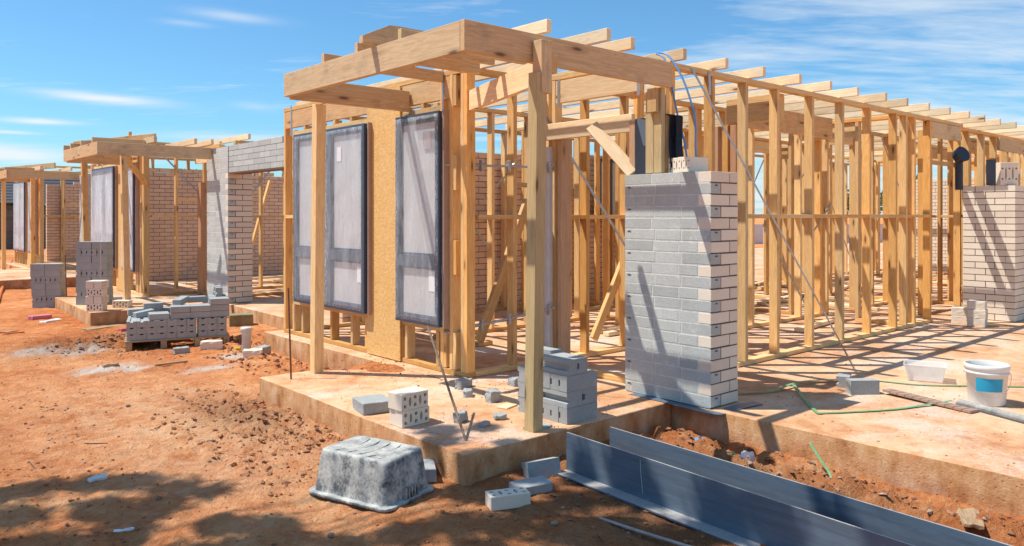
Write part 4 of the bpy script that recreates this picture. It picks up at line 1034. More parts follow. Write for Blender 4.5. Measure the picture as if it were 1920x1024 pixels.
# -- mortar tub turned upside down
def tub():
    a, b_, c = Vector((2.11, 4.10)), Vector((2.268, 3.599)), Vector((2.626, 3.70))
    ctr = (a+c)/2; ang = math.atan2((b_-a).y, (b_-a).x)
    root = thing('mortar_tub', 'upturned cement-stained mortar tub on the dirt in front of the porch slab', 'tub', (ctr.x, ctr.y, gz(ctr.x, ctr.y)-0.005), ang)
    Mx = WM[root.name]
    bm = bmesh.new()
    def ring(hx, hy, r, z, n=8, sag=0.0):
        out = []
        for qx, qy, a0 in ((1, 1, 0), (-1, 1, 90), (-1, -1, 180), (1, -1, 270)):
            for k in range(n+1):
                t_ = R(a0+90*k/n); out.append(((hx-r)*qx+r*math.cos(t_), (hy-r)*qy+r*math.sin(t_), z))
        return [bm.verts.new(p) for p in out]
    rs = [ring(.294, .214, .055, 0.004), ring(.300, .220, .06, 0.0), ring(.306, .226, .06, 0.003), ring(.307, .227, .06, 0.017), ring(.304, .224, .06, 0.020), ring(.281, .201, .052, 0.021), ring(.278, .198, .052, 0.024), ring(.276, .196, .050, 0.050),
          ring(.264, .185, .048, 0.14), ring(.254, .175, .046, 0.225), ring(.251, .172, .045, 0.238), ring(.246, .167, .042, 0.247), ring(.238, .159, .040, 0.252), ring(.226, .147, .036, 0.252)]
    for p, q_ in zip(rs, rs[1:]):
        for k in range(len(p)): bm.faces.new((p[k], p[(k+1) % len(p)], q_[(k+1) % len(p)], q_[k]))
    # sagging base with a grid
    gx, gy = 18, 12; V = {}
    hx, hy = .222, .146
    last = rs[-1]; cen = bm.verts.new((0, 0, 0.238))
    for f_ in (0.75, 0.5, 0.25):
        cur = [bm.verts.new((v.co.x*f_, v.co.y*f_, 0.252-0.012*(1-f_)**0.5*(1 if True else 0)-0.004*abs(math.sin(v.co.x*f_*60)))) for v in rs[-1]]
        for k in range(len(cur)): bm.faces.new((last[k], last[(k+1) % len(cur)], cur[(k+1) % len(cur)], cur[k]))
        last = cur
    for k in range(len(last)): bm.faces.new((last[k], last[(k+1) % len(last)], cen))
    for v in bm.verts:
        v.co.x += 0.002*noise.noise(v.co*7); v.co.y += 0.002*noise.noise(v.co*7+Vector((4, 4, 4)))
        v.co.z -= 0.004*max(0, noise.noise(v.co*5+Vector((1, 0, 2))))*(v.co.z > .2)
    bmesh.ops.recalc_face_normals(bm, faces=list(bm.faces))
    obj('tub_body', bm, TUB, root, Mx, smooth=True)
    bm = bmesh.new()
    for k in range(5):
        x = -0.16+0.08*k
        pts = [(x+0.03*math.sin(t_*2.2), -0.14+0.28*t_, 0.2485-0.010*math.sin(math.pi*t_)) for t_ in [q/10 for q in range(11)]]
        tube_bm(bm, pts, 0.0035, 6)
    obj('base_rib', bm, TUB, root, Mx, smooth=True)
    for s in (-1, 1):
        bm = bmesh.new()
        for y in (-.05, -.025, 0, .025, .05): box(bm, s*.288-.012, s*.288+.010, y-.004, y+.004, .022, .085)
        obj('grip_rib', bm, TUB, root, Mx)
    return root
tub()

# -- two painted steel lintels (L sections) lying across the bottom right
def angle_beam(p, d, ln, hv, fl, t, zb, label, flip=1, tilt=0.0):
    d = Vector((d[0], d[1], 0)).normalized(); s = Vector((d.y, -d.x, 0))*flip
    if s.x > 0: s = -s
    root = thing('steel_lintel', label, 'steel beam', (p[0], p[1], zb))
    m = Matrix((d, s, Vector((0, 0, 1)))).transposed().to_4x4(); m.translation = Vector((p[0], p[1], zb))
    bm = bmesh.new(); n = 26
    def strip(y0_, y1_, z0_, z1_):
        rows = []
        for k in range(n+1):
            x = ln*k/n; wv = 0.0015*noise.noise(Vector((x*2, y0_*20, zb)))
            rows.append([bm.verts.new((x, y+wv, z)) for y, z in ((y0_, z0_), (y1_, z0_), (y1_, z1_), (y0_, z1_))])
        for a, b in zip(rows, rows[1:]):
            for k in range(4): bm.faces.new((a[k], a[(k+1) % 4], b[(k+1) % 4], b[k]))
        bm.faces.new(rows[0][::-1]); bm.faces.new(rows[-1])
    strip(-t/2, t/2, 0, hv); bmesh.ops.recalc_face_normals(bm, faces=list(bm.faces))
    obj('web_plate', bm, STEEL, root, m)
    bm = bmesh.new(); strip(t/2+.0003, fl, 0.0, t); bmesh.ops.recalc_face_normals(bm, faces=list(bm.faces))
    obj('flange_plate', bm, STEEL, root, m)
    if hv > .2 and flip == 1:
        bm = bmesh.new(); tube_bm(bm, [(0.62, t/2+.001, .225), (0.625, t/2+.001, .15), (0.64, t/2+.001, .04)], 0.0012, 5); obj('scratch', bm, RENDERW, root, m)
    return root
angle_beam((3.479, 3.416), (-0.062, -0.998), 3.4, 0.243, 0.10, 0.010, -0.197, 'front blue-grey steel lintel with a dusty flange lying on the dirt')
angle_beam((3.783, 3.327), (-0.056, -0.998), 3.3, 0.24, 0.10, 0.010, -0.197, 'rear blue-grey steel lintel lying behind the front one', flip=-1)

# -- bucket
def bucket():
    x, y = 6.49, 2.00
    root = thing('paint_bucket', 'white plastic bucket with a blue label standing on the garage slab', 'bucket', (x, y, 0.002))
    Mx = WM[root.name] @ Matrix.Diagonal((.78, .78, .86, 1))
    bm = bmesh.new()
    lathe(bm, [(.001, .006), (.15, .006), (.152, .0), (.155, .008), (.176, .262), (.190, .265), (.191, .282), (.184, .285), (.184, .298), (.192, .301), (.192, .340), (.185, .345), (.180, .340), (.176, .30), (.170, .20), (.150, .02), (.001, .018)], 48)
    bmesh.ops.recalc_face_normals(bm, faces=list(bm.faces))
    obj('bucket_body', bm, WHITEP, root, Mx, smooth=True)
    bm = bmesh.new(); ang0 = math.atan2(-y, -x)+0.15
    rows = []
    for k in range(17):
        a = ang0-0.68+1.36*k/16
        rows.append([bm.verts.new(((r_+e)*math.cos(a), (r_+e)*math.sin(a), z)) for r_, z, e in ((.1668, .125, .0012), (.1747, .235, .0012), (.1747, .235, .0002), (.1668, .125, .0002))])
    for a, b in zip(rows, rows[1:]):
        for k in range(4): bm.faces.new((a[k], a[(k+1) % 4], b[(k+1) % 4], b[k]))
    bm.faces.new(rows[0]); bm.faces.new(rows[-1][::-1])
    bmesh.ops.recalc_face_normals(bm, faces=list(bm.faces)); obj('label_band', bm, BLUEP, root, Mx)
    bm = bmesh.new(); s = Vector((math.sin(ang0), -math.cos(ang0), 0)); f_ = Vector((math.cos(ang0), math.sin(ang0), 0))
    pts = []
    for k in range(21):
        t_ = math.pi*k/20
        pts.append(s*0.196*math.cos(t_)+f_*(0.186*math.sin(t_)+0.012)+Vector((0, 0, 0.27-0.185*math.sin(t_))))
    tube_bm(bm, pts, 0.0022, 6); obj('wire_handle', bm, GALV, root, Mx, smooth=True)
bucket()
# -- clear plastic tub
def clearbox():
    c = G(1736, 718); root = thing('plastic_box', 'empty clear plastic box on the slab left of the bucket', 'box', (c[0]+.12, c[1]+.05, 0.003), R(20))
    bm = bmesh.new(); r_ = []
    for hx, hy, z in ((.10, .13, .0), (.12, .155, .13), (.130, .165, .133), (.130, .165, .139), (.117, .152, .139), (.098, .127, .004)):
        r_.append([bm.verts.new((sx*hx, sy*hy, z)) for sx, sy in ((-1, -1), (1, -1), (1, 1), (-1, 1))])
    for a, b in zip(r_, r_[1:]):
        for k in range(4): bm.faces.new((a[k], a[(k+1) % 4], b[(k+1) % 4], b[k]))
    bm.faces.new(r_[0][::-1]); bm.faces.new(r_[-1])
    bevel(bm, 0.004); obj('box_shell', bm, CLEARBOX, root, WM[root.name])
clearbox()
put('grey_brick', notched_mesh(0.23, 0.09, 0.11), 6.12, 2.76, 0.0, R(-38), label='large grey brick lying left of the ribbed board on the garage slab')
put('grey_brick', notched_mesh(0.16, 0.10, 0.09), 6.27, 2.98, 0.0, R(20), label='dark shaded grey brick half on the garage slab behind the large one')
def ribbed():
    a, b = Vector(G(1662, 731, 0.03)), Vector(G(1828, 772, 0.012))
    m, l = frame(a, b, (0.75, 0.6, 0)); bm = bmesh.new()
    for k in range(11): box(bm, l*k/11+.004, l*(k+1)/11-.004, -.05, .05, -.008, .008)
    box(bm, 0, l, -.046, .046, -.010, .004)
    tag(obj('ribbed_board', bm, RIBC, None, m), 'brown ribbed board of thin tiles lying in front of the bucket', 'board')
ribbed()
def gutter():
    a, b = Vector(G(1800, 752, 0.03)), Vector(G(1990, 802, 0.03)); m, l = frame(a, b, (0.7, 0.7, 0)); bm = bmesh.new(); rows = []
    for k in range(2):
        rows.append([bm.verts.new((l*k, .045*math.cos(t_)*s, -.03+.045*math.sin(t_)*s)) for s in (1, .9) for t_ in ([R(q*18) for q in range(11)] if s == 1 else [R(q*18) for q in range(10, -1, -1)])])
    n = len(rows[0])
    for k in range(n): bm.faces.new((rows[0][k], rows[0][(k+1) % n], rows[1][(k+1) % n], rows[1][k]))
    bm.faces.new(rows[0][::-1]); bm.faces.new(rows[1]); bmesh.ops.recalc_face_normals(bm, faces=list(bm.faces))
    tag(obj('half_pipe', bm, dusty((0.09, 0.085, 0.08), (0.6, 0.56, 0.5), 'muddy_pipe', 0.7, 8.0, 0.5), None, m), 'muddy dark half pipe lying in front of the bucket', 'pipe')
gutter()
def path(name, pts, wd, mat, label, cat, th=0.002, up=(0, 0, 1), sub=6, tube=False, lift=0.004):
    P = [Vector(p) for p in pts]; out = []
    for i in range(len(P)-1):
        p0 = P[max(i-1, 0)]; p1 = P[i]; p2 = P[i+1]; p3 = P[min(i+2, len(P)-1)]
        for k in range(sub):
            t_ = k/sub; out.append(0.5*((2*p1)+(-p0+p2)*t_+(2*p0-5*p1+4*p2-p3)*t_*t_+(-p0+3*p1-3*p2+p3)*t_**3))
    out.append(P[-1]); out = [v+Vector((0, 0, lift)) for v in out]
    bm = bmesh.new()
    if tube: tube_bm(bm, out, wd, 8)
    else: ribbon_bm(bm, out, wd, th, up)
    return tag(obj(name, bm, mat, smooth=tube), label, cat)
path('plastic_strap', [G(*p, z) for p, z in (((1383, 738), .01), ((1450, 733), .012), ((1487, 720), .03), ((1530, 714), .02), ((1620, 713), .004), ((1720, 722), .004), ((1810, 724), .004), ((1940, 726), .004))], 0.028, GREEN, 'long green packing strap running from the pier past the bucket', 'strap')
path('plastic_strap', [G(*p, z) for p, z in (((1488, 722), .03), ((1510, 750), .015), ((1532, 774), .005), ((1545, 775), .005), ((1600, 773), .004), ((1680, 768), .004), ((1740, 759), .01), ((1785, 752), .03))], 0.026, GREEN, 'green packing strap looping down and under the ribbed board', 'strap')
path('plastic_strap', [G(1518, 830, -.02), G(1535, 858, -.08), G(1555, 888, -.13), G(1562, 915, -.18)], 0.014, GREEN, 'short green strap sticking out of the spoil against the slab', 'strap', up=(1, .3, 0))
path('plastic_strap', [G(1335, 856, -.15), G(1355, 849, -.14), G(1378, 852, -.15), G(1352, 858, -.15)], 0.02, GREEN, 'crumpled green strap end in the trench', 'strap')
path('steel_strip', [G(1125, 973, -.19), G(1200, 998, -.185), G(1290, 1026, -.17), G(1400, 1060, -.17)], 0.022, GALV, 'thin grey metal strip on the dirt in front of the steel lintels', 'metal strip', th=0.006)

# -- reinforcing rods standing in the porch slab
def rod(p0, p1, r, label, mat=RUST, cat='rod'):
    bm = bmesh.new(); p0, p1 = Vector(p0), Vector(p1); n = 50
    pts = [p0+(p1-p0)*k/n for k in range(n+1)]
    tube_bm(bm, pts, [r*(1.0 if k % 2 else 1.14) for k in range(n+1)], 8)
    tag(obj('steel_rod', bm, mat), label, cat)
rod((3.0, 6.25, -.03), (3.0, 6.305, .775), 0.0075, 'upright rusty steel rod near the left end of the porch slab')
rod((2.986, 3.79, -.03), XP(3.22, 802, 612), 0.008, 'leaning rusty steel rod propped from the porch slab to the window', flat('dull_rod', (0.26, 0.18, 0.12), 0.7, 0.2, 20, 0.4))
# -- adjustable ties through the corner studs
def tie(z0, z1, label):
    a = Vector((4.08, 5.52, z0)); b = Vector((4.95, 5.03, z1)); root = thing('wall_tie', label, 'clamp bar', a)
    bm = bmesh.new(); pts = [a+(b-a)*k/40 for k in range(41)]; tube_bm(bm, pts, [0.010 if k % 2 else 0.0115 for k in range(41)], 8); obj('threaded_bar', bm, GALV, root, smooth=True)
    for t_ in (0.33, 0.58, 0.95):
        c = a+(b-a)*t_; bm = bmesh.new(); box(bm, c.x-.012, c.x+.012, c.y-.03, c.y+.012, c.z-.05, c.z+.05); bevel(bm, .003); tube_bm(bm, [c+Vector((0, -.02, 0)), c+Vector((.03, -.05, 0.02))], .009, 6); obj('clamp_plate', bm, GALV, root)
tie(1.845, 1.835, 'upper steel clamp bar fixed across the corner studs')
tie(0.36, 0.56, 'lower steel clamp bar fixed across the corner studs')

# -- things on top of the pier
def loop_sheet(name, pts, wd, mat, label, cat, ax=(0, 1, 0), th=0.004):
    bm = bmesh.new(); ribbon_bm(bm, pts, wd, th, ax); return tag(obj(name, bm, mat), label, cat)
zt_ = 1.728
bm = bmesh.new(); box(bm, 4.86, 4.864, 3.885, 4.01, zt_, 2.17)
root = thing('membrane_sheet', 'stiff dark damp-proof sheet standing on the pier left of the paired posts', 'membrane', (4.86, 3.9, zt_))
obj('sheet', bm, BLACKP, root)
bm = bmesh.new(); fl_ = ((3.985, 2.172), (3.89, 2.155), (3.893, 1.95), (3.915, 1.95))
va = [bm.verts.new((4.845, y, z)) for y, z in fl_]; vb = [bm.verts.new((4.850, y, z)) for y, z in fl_]; bm.faces.new(va); bm.faces.new(vb[::-1])
for k in range(4): bm.faces.new((va[k], vb[k], vb[(k+1) % 4], va[(k+1) % 4]))
bmesh.ops.recalc_face_normals(bm, faces=list(bm.faces)); obj('folded_flap', bm, STEEL_P, root)
pts = [(4.95, 3.655, zt_)]+[(4.95-0.01, 3.655-0.0*k, zt_+0.40*k/8) for k in range(1, 9)]+[(4.95, 3.655-0.045*math.sin(R(a)) * 1.0-0.0, zt_+.40+.045*math.sin(R(a))) for a in (40, 90)]
def roll(xc, yc, wd, h, label):
    out = [Vector((xc, yc+wd/2, zt_+.003))]
    for k in range(1, 7): out.append(Vector((xc, yc+wd/2+0.004*math.sin(k), zt_+(h-wd/2)*k/7)))
    for k in range(0, 9): a = R(180*k/8); out.append(Vector((xc, yc+wd/2*math.cos(a), zt_+h-wd/2+wd/2*math.sin(a))))
    for k in range(1, 8): out.append(Vector((xc+0.01*math.sin(k), yc-wd/2+0.012*math.sin(k*.8), zt_+(h-wd/2)*(1-k/7)+.003)))
    bm = bmesh.new()
    rows = []
    for p in out: rows.append([bm.verts.new(p+Vector((s*.03, -s*.008, 0))) for s in (-1, 1)])
    for a, b in zip(rows, rows[1:]): bm.faces.new((a[0], a[1], b[1], b[0]))
    bmesh.ops.solidify(bm, geom=list(bm.faces), thickness=0.005)
    tag(obj('membrane_roll', bm, BLACKP, smooth=False), label, 'membrane')
roll(4.93, 3.722, 0.050, 0.46, 'black damp-proof membrane looped over beside the paired posts on the pier')
roll(4.96, 3.672, 0.045, 0.45, 'second black membrane loop standing right of the first on the pier')
PB2 = boolmesh(0.115, 0.22, 0.115)
put('perforated_brick', PB2, 5.02, 3.665, zt_, R(90), label='shaded perforated brick standing on the pier beside the conduits')
put('perforated_brick', PB2, 4.98, 3.540, zt_, R(86), label='sunlit cream perforated brick nearer the pier corner')
path('conduit', [(5.03, 3.93, 2.70), (5.02, 3.84, 2.64), (5.02, 3.78, 2.45), (5.04, 3.72, 2.15), (5.04, 3.66, 1.95), (5.03, 3.62, 1.73)], 0.008, BLUEPIPE, 'left blue conduit hanging from the top plate onto the pier', 'conduit', tube=True)
path('conduit', [(5.03, 3.93, 2.71), (5.02, 3.80, 2.66), (5.02, 3.66, 2.45), (5.03, 3.56, 2.15), (5.04, 3.56, 1.90), (5.03, 3.52, 1.73)], 0.008, BLUEPIPE, 'right blue conduit bowing out beside the beam end', 'conduit', tube=True)
path('flashing', [(4.76, 3.95, -.002), (4.76, 3.6, -.004), (4.755, 3.25, -.012), (4.80, 3.18, -.012), (5.0, 3.15, .004), (5.2, 3.12, .004)], 0.10, STEEL_P, 'dark flashing strip under the foot of the nearest pier', 'flashing', th=0.003)

# -- wall by right brick wall: dark membrane, cream bricks
for n_, (x, y, c) in enumerate(((11.05, 3.70, 0), (11.05, 3.70, 1), (10.95, 3.48, 0), (10.95, 3.48, 1), (10.96, 3.49, 2))):
    put('cream_brick', worn_block(0.22, 0.20, 0.105, B_WHITE, n_+40), x+J(.01), y+J(.01), c*0.107, R(8+n_), label='cream brick in front of the cream brick wall, %s of the %s pile' % (['bottom', 'second', 'third', 'top'][c], 'left' if n_ < 2 else 'right'), group='cream bricks piled before the cream wall')
put('perforated_brick', boolmesh(0.23, 0.11, 0.30), 11.75, 3.38, 1.80, R(-45), label='tall perforated cream brick standing on the cream brick wall')
bm = bmesh.new(); box(bm, 11.72, 11.73, 3.50, 3.62, 1.803, 2.15); tag(obj('membrane_sheet', bm, BLACKP), 'black membrane standing on top of the cream brick wall', 'membrane')
bm = bmesh.new(); tube_bm(bm, [(11.65, 3.93, 1.75), (11.65, 3.93, 2.05), (11.65, 3.93, 2.27)], .05, 12); tube_bm(bm, [(11.64, 3.95, 2.2), (11.60, 3.86, 2.24)], [.09, .11], 16)
tag(obj('black_pipe', bm, BLACKP), 'black pipe with a round cap beside the cream brick wall', 'pipe')

# ------------------------------------------------------------------ yard stacks
def turned(cx, cy, a):
    """local frame rotated by a at cx, cy"""
    ca_, sa_ = math.cos(a), math.sin(a)
    return lambda u, v: (cx+u*ca_-v*sa_, cy+u*sa_+v*ca_)
# pallet of grey bricks
pa = math.atan2(9.574-9.91, 3.795-2.667); T = turned(2.667, 9.91, pa); zg_ = -0.215
root = thing('wooden_pallet', 'weathered wooden pallet carrying grey bricks on the yard', 'pallet', (2.667, 9.91, zg_), pa); Mx = WM[root.name]
for k in range(4):
    x = (0.0, 0.38, 0.76, 1.09)[k]
    board('bearer', Mx @ Vector((x+.035, 0.0, .055)), Mx @ Vector((x+.035, 1.0, .055)), (0, 0, 1), 0.10, 0.07, W_OLD, root)
for k in range(7):
    y = 0.05+k*0.15
    board('deck_board', Mx @ Vector((-.01, y, .115)), Mx @ Vector((1.165, y, .115)), Mx.to_3x3() @ Vector((0, 1, 0)), 0.10, 0.018, W_OLD, root)
FB = flatbrick_mesh(0.23, 0.108, 0.075)
zt0 = zg_+0.125; gpal = 'grey bricks stacked on the pallet'
COL = ['first', 'second', 'third', 'fourth', 'fifth', 'sixth', 'seventh', 'eighth', 'ninth', 'tenth']
for c in range(3):
    for k in range(10):
        if k in (5, ) and False: continue
        u = 0.065+k*0.110+(0.02 if k >= 7 else 0)
        p = T(u, 0.135+J(.01)); put('grey_brick', FB, p[0], p[1], zt0+c*0.0765, pa+R(90)+J(.02), label='grey brick in the %s layer of the pallet front, %s from the left' % (['bottom', 'middle', 'top'][c], COL[k]), group=gpal)
    for k in range(1, 4):
        p = T(0.065+J(.01), 0.135+k*0.235); put('grey_brick', FB, p[0], p[1], zt0+c*0.0765, pa+R(90)+J(.03), label='grey brick in the %s layer on the left side of the pallet, %s row back' % (['bottom', 'middle', 'top'][c], ORD[k]), group=gpal)
for k in range(1, 10):
    for r_ in (1, 2, 3):
        if k < 3:
            p = T(0.065+k*0.110+J(.01), 0.135+r_*0.235); put('grey_brick', FB, p[0], p[1], zt0+2*0.0765, pa+R(90)+J(.04), label='grey brick on the open left top of the pallet stack, %s column and %s row' % (COL[k], ORD[r_]), group=gpal)
SB = worn_block(0.225, 0.108, 0.074, B_LOOSE, 31, .004)
for lay, us in ((3, (0.36, 0.60, 0.83, 1.05)), (4, (0.60, 0.83, 1.05)), (5, (1.05,))):
    for q_, u in enumerate(us):
        for r_ in (0, 1):
            p = T(u+J(.01), 0.10+r_*0.13); put('grey_brick', SB, p[0], p[1], zt0+lay*0.0765, pa+J(.05), label='lengthwise grey brick on the pallet, %s layer, %s from the left, %s row' % (ORD[lay], ORD[q_], ['front', 'second'][r_]), group=gpal)
for n_, (u, v, z, a, lb) in enumerate(((0.20, 0.45, 3, 20, 'loose grey brick on the left of the pallet stack'), (0.30, 0.62, 4, 5, 'grey brick perched above the left of the pallet stack'), (0.62, 0.35, 5, 60, 'grey brick leaning on top of the middle of the pallet stack'),
     (0.80, 0.45, 5, 10, 'grey brick across the top middle of the pallet stack'), (0.12, 0.70, 3, 8, 'grey brick at the far left back of the pallet stack'), (0.42, 0.75, 3, -25, 'skewed grey brick at the back of the pallet stack'))):
    p = T(u, v); put('grey_brick', SB, p[0], p[1], zt0+z*0.0765+.002, pa+R(a), ry=R(-8 if n_ in (0, 2) else 0), label=lb, group=gpal)
for n_, (u, v) in enumerate(((1.06, 0.42), (1.06, .55))):
    p = T(u, v); put('grey_brick', notched_mesh(0.23, 0.076, 0.11), p[0], p[1], zt0+6*0.0765, pa+R(90), label='upright grey brick at the right rear top of the pallet stack, %s one' % ['near', 'far'][n_], group=gpal)
# taller hidden support behind
for c in range(3, 6):
    for k in range(2):
        p = T(1.06, 0.40+k*.13); put('grey_brick', SB, p[0], p[1], zt0+c*0.0765, pa, label='grey brick stacked behind the right end of the pallet, %s up, %s one' % (ORD[c-3], ['near', 'far'][k]), group=gpal)

def tower(p, ang, courses, cols, rows, bz, label, group, name='grey_brick', mesh=None, seed=0, lean=0.0, endpat=None):
    T2 = turned(p[0], p[1], ang); N_ = 0
    for c in range(courses):
        endon = c % 3 == 1
        n = int(round(cols*0.23/0.0775)) if endon else cols
        if endon:
            for k in range(n):
                q_ = T2(cols*0.235*(k+.5)/n+lean*c, 0.115+J(.012)); put(name, notched_mesh(0.23, 0.075, 0.108), q_[0], q_[1], bz+c*0.110, ang+R(90), label='%s, %s course up, end-on, %s from left' % (label, ORD[c], ORD[k]), group=group)
        else:
            for k in range(cols):
                for r_ in range(rows):
                    q_ = T2(0.118+k*0.236+lean*c+J(.008), 0.038+r_*0.078); put(name, notched_mesh(0.23, 0.075, 0.108), q_[0], q_[1], bz+c*0.110, ang, label='%s, %s course up, %s from left, %s row' % (label, ORD[c], ORD[k], ORD[r_]), group=group)
fw_ang = A-R(90)
def at_px(px, py, z): g = G(px, py, z); return (g[0], g[1])
pL = at_px(60, 578, -0.19); tower(pL, fw_ang+R(6), 7, 2, 3, gz(*pL)-.01, 'grey brick in the lower yard stack', 'grey bricks in the lower yard stack', lean=-0.006)
pR = at_px(142, 572, -0.004); tower(pR, fw_ang+R(4), 9, 2, 3, -.003, 'grey brick in the tall yard stack', 'grey bricks in the tall yard stack')
pP = at_px(160, 584, -0.004); T3 = turned(pP[0], pP[1], fw_ang+R(2))
for c in range(4):
    for k in range(2):
        for r_ in range(2):
            if c % 2 == 0 and c < 3:
                q_ = T3(0.115+k*.0+0.0, 0.04+k*.08) if False else T3(0.13+J(.01)+k*0.24-0.0, 0.04+r_*0.08)
                if k == 1 and r_ == 1 and c == 2: continue
                if k == 1: q_ = T3(0.29, 0.04+r_*.08); continue
                put('perforated_brick', PB, q_[0], q_[1], -.003+c*.111, fw_ang+R(2), label='cream perforated brick in the low pile beside the tall grey stack, %s course, %s row' % (ORD[c], ORD[r_]), group='cream perforated bricks on the second porch')
            else:
                q_ = T3(0.06+k*0.115+J(.01), 0.115)
                if r_ == 0: put('perforated_brick', boolmesh(0.23, 0.11, 0.108), q_[0], q_[1], -.003+c*.111, fw_ang+R(92), label='end-on perforated brick in the low pile by the tall stack, %s course, %s one' % (ORD[c], ['left', 'right'][k]), group='cream perforated bricks on the second porch')
for k in range(2):
    q_ = at_px(208, 578, -.004); T4 = turned(q_[0], q_[1], fw_ang); r_ = T4(.13+k*.0, .05+k*.08)
    put('perforated_brick', PB, r_[0], r_[1], -.003, fw_ang+R(3), label='cream perforated brick lying alone right of the low pile, %s one' % ['near', 'far'][k], group='cream perforated bricks on the second porch')
q_ = at_px(205, 567, -.004); put('grey_brick', SB, q_[0]+.1, q_[1]+.1, -.003, fw_ang+R(20), label='grey brick lying on the second porch behind the perforated ones')
# second-porch rods
rod((*at_px(126, 556, 0), -.2), (*at_px(122, 556, 0), 0.72), .008, 'thin rusty rod standing between the two grey brick stacks')
rod((*at_px(190, 574, 0), -.02), (*at_px(189, 574, 0), 0.98), .008, 'pale rod standing in front of the tall grey brick stack', flat('pale_rod', (.55, .42, .34), .7))
rod((*G(-6, 570, -.2)[:2], -.2), (*G(22, 500, -.2)[:2], .0), .03, 'orange painted bar leaning at the left edge of the yard', ORANGE, 'bar')

# -- yard bits
gq = [((1232/1902*0+455, 0), None)]
def yb(px, py, d, mat, a, lb, cat='rubble', z=-.2, nm='brick_piece', seed=0, rx=0):
    g = G(px, py, z); put(nm, worn_block(*d, mat, seed or px, 0.03), g[0], g[1], gz(g[0], g[1])-0.004 if z < -.1 else z, R(a), rx=R(rx), label=lb, cat=cat)
yb(195, 614, (.55, .2, .012), W_OLD, 15, 'flat grey board scrap lying before the second porch', 'offcut', nm='timber_offcut')
yb(222, 634, (.35, .16, .012), RENDERW, -20, 'crumpled pale sheet in the spoil left of the pallet', 'litter', nm='sheet_scrap')
yb(232, 622, (.10, .07, .05), PINK, 10, 'small red plastic scrap in the spoil left of the pallet', 'litter', nm='plastic_scrap')
yb(25, 624, (.26, .08, .02), ORANGE, 10, 'orange plastic strip on the yard at the left edge', 'litter', nm='plastic_scrap')
yb(397, 655, (.24, .11, .10), B_WHITE, -25, 'cream brick lying in front of the right end of the pallet', 'brick')
yb(340, 661, (.17, .09, .07), B_LOOSE, -10, 'broken grey brick lying in front of the pallet middle')
yb(492, 664, (.16, .12, .09), B_LOOSE, 30, 'grey block lying right of the standing pipe')
yb(474, 670, (.20, .12, .10), B_WHITE, -30, 'cream brick end lying in front of the standing pipe', 'brick')
yb(208, 688, (.16, .05, .03), W_OLD, 5, 'small grey wood offcut lying on the pale yard')
yb(700, 800, (.1, .1, .03), B_LOOSE, 5, 'flat stone by the porch slab side')
yb(75, 598, (.3, .14, .06), PINK, 20, 'crumpled pink cloth on the yard left of the second porch', 'cloth', nm='cloth')
yb(95, 604, (.3, .12, .03), WHITEP, 35, 'white plastic scrap beside the pink cloth', 'litter', nm='plastic_scrap')
yb(445, 660, (.06, .05, .04), YEL, 10, 'small yellow plastic piece beside the standing pipe', 'litter', nm='plastic_scrap')
yb(240, 983, (.13, .03, .008), PAPER, -15, 'white curled scrap on the shaded foreground dirt', 'litter', nm='paper_scrap')
yb(183, 898, (.10, .05, .02), RENDERW, 5, 'flat pale stone in the foreground shade', 'stone', nm='stone')
yb(1312, 845, (.07, .05, .06), BLUEPIPE, 30, 'crumpled blue plastic in the trench', 'litter', nm='plastic_scrap')
yb(1400, 865, (.15, .07, .05), WHITEP, 20, 'clear crumpled plastic bottle in the trench', 'litter', nm='plastic_scrap')
yb(452, 612, (.32, .25, .16), flat('mossy_timber', (.34, .30, .16), .9, 0, 6, .5), -20, 'mossy timber block behind the pallet', 'block', nm='timber_block')
yb(1820, 990, (.22, .10, .02), W_OLD, 25, 'pale board scrap in the spoil at the bottom right', 'offcut', nm='timber_offcut')
yb(12, 622, (.3, .05, .02), W_OLD, 10, 'thin timber scrap on the yard at the left edge', 'offcut', nm='timber_offcut')
for n_, (a, b, r_) in enumerate(((G(290, 686, -.2), G(352, 679, -.2), .012), (G(545, 640, -.1), G(560, 600, -.1), .01))):
    if n_ == 0: board_ = board('timber_offcut', (*a[:2], gz(*a[:2])+.01), (*b[:2], gz(*b[:2])+.02), (0, 0, 1), .02, .03, W_OLD); tag(board_, 'thin pale stick lying on the yard in front of the pallet', 'offcut')
c = G(462, 660, -.2)
root = thing('standing_pipe', 'cream plastic drain pipe standing up from the yard beside the pallet', 'pipe', (c[0], c[1], gz(c[0], c[1])))
bm = bmesh.new(); lathe(bm, [(.052, -.1), (.052, .2), (.058, .205), (.058, .235), (.052, .24)], 24); bmesh.ops.recalc_face_normals(bm, faces=list(bm.faces)); obj('pipe', bm, PVC, root, WM[root.name], True)
bm = bmesh.new(); lathe(bm, [(.0, .285), (.06, .283), (.066, .275), (.066, .24), (.053, .236)], 24); obj('cap', bm, PVC, root, WM[root.name], True)

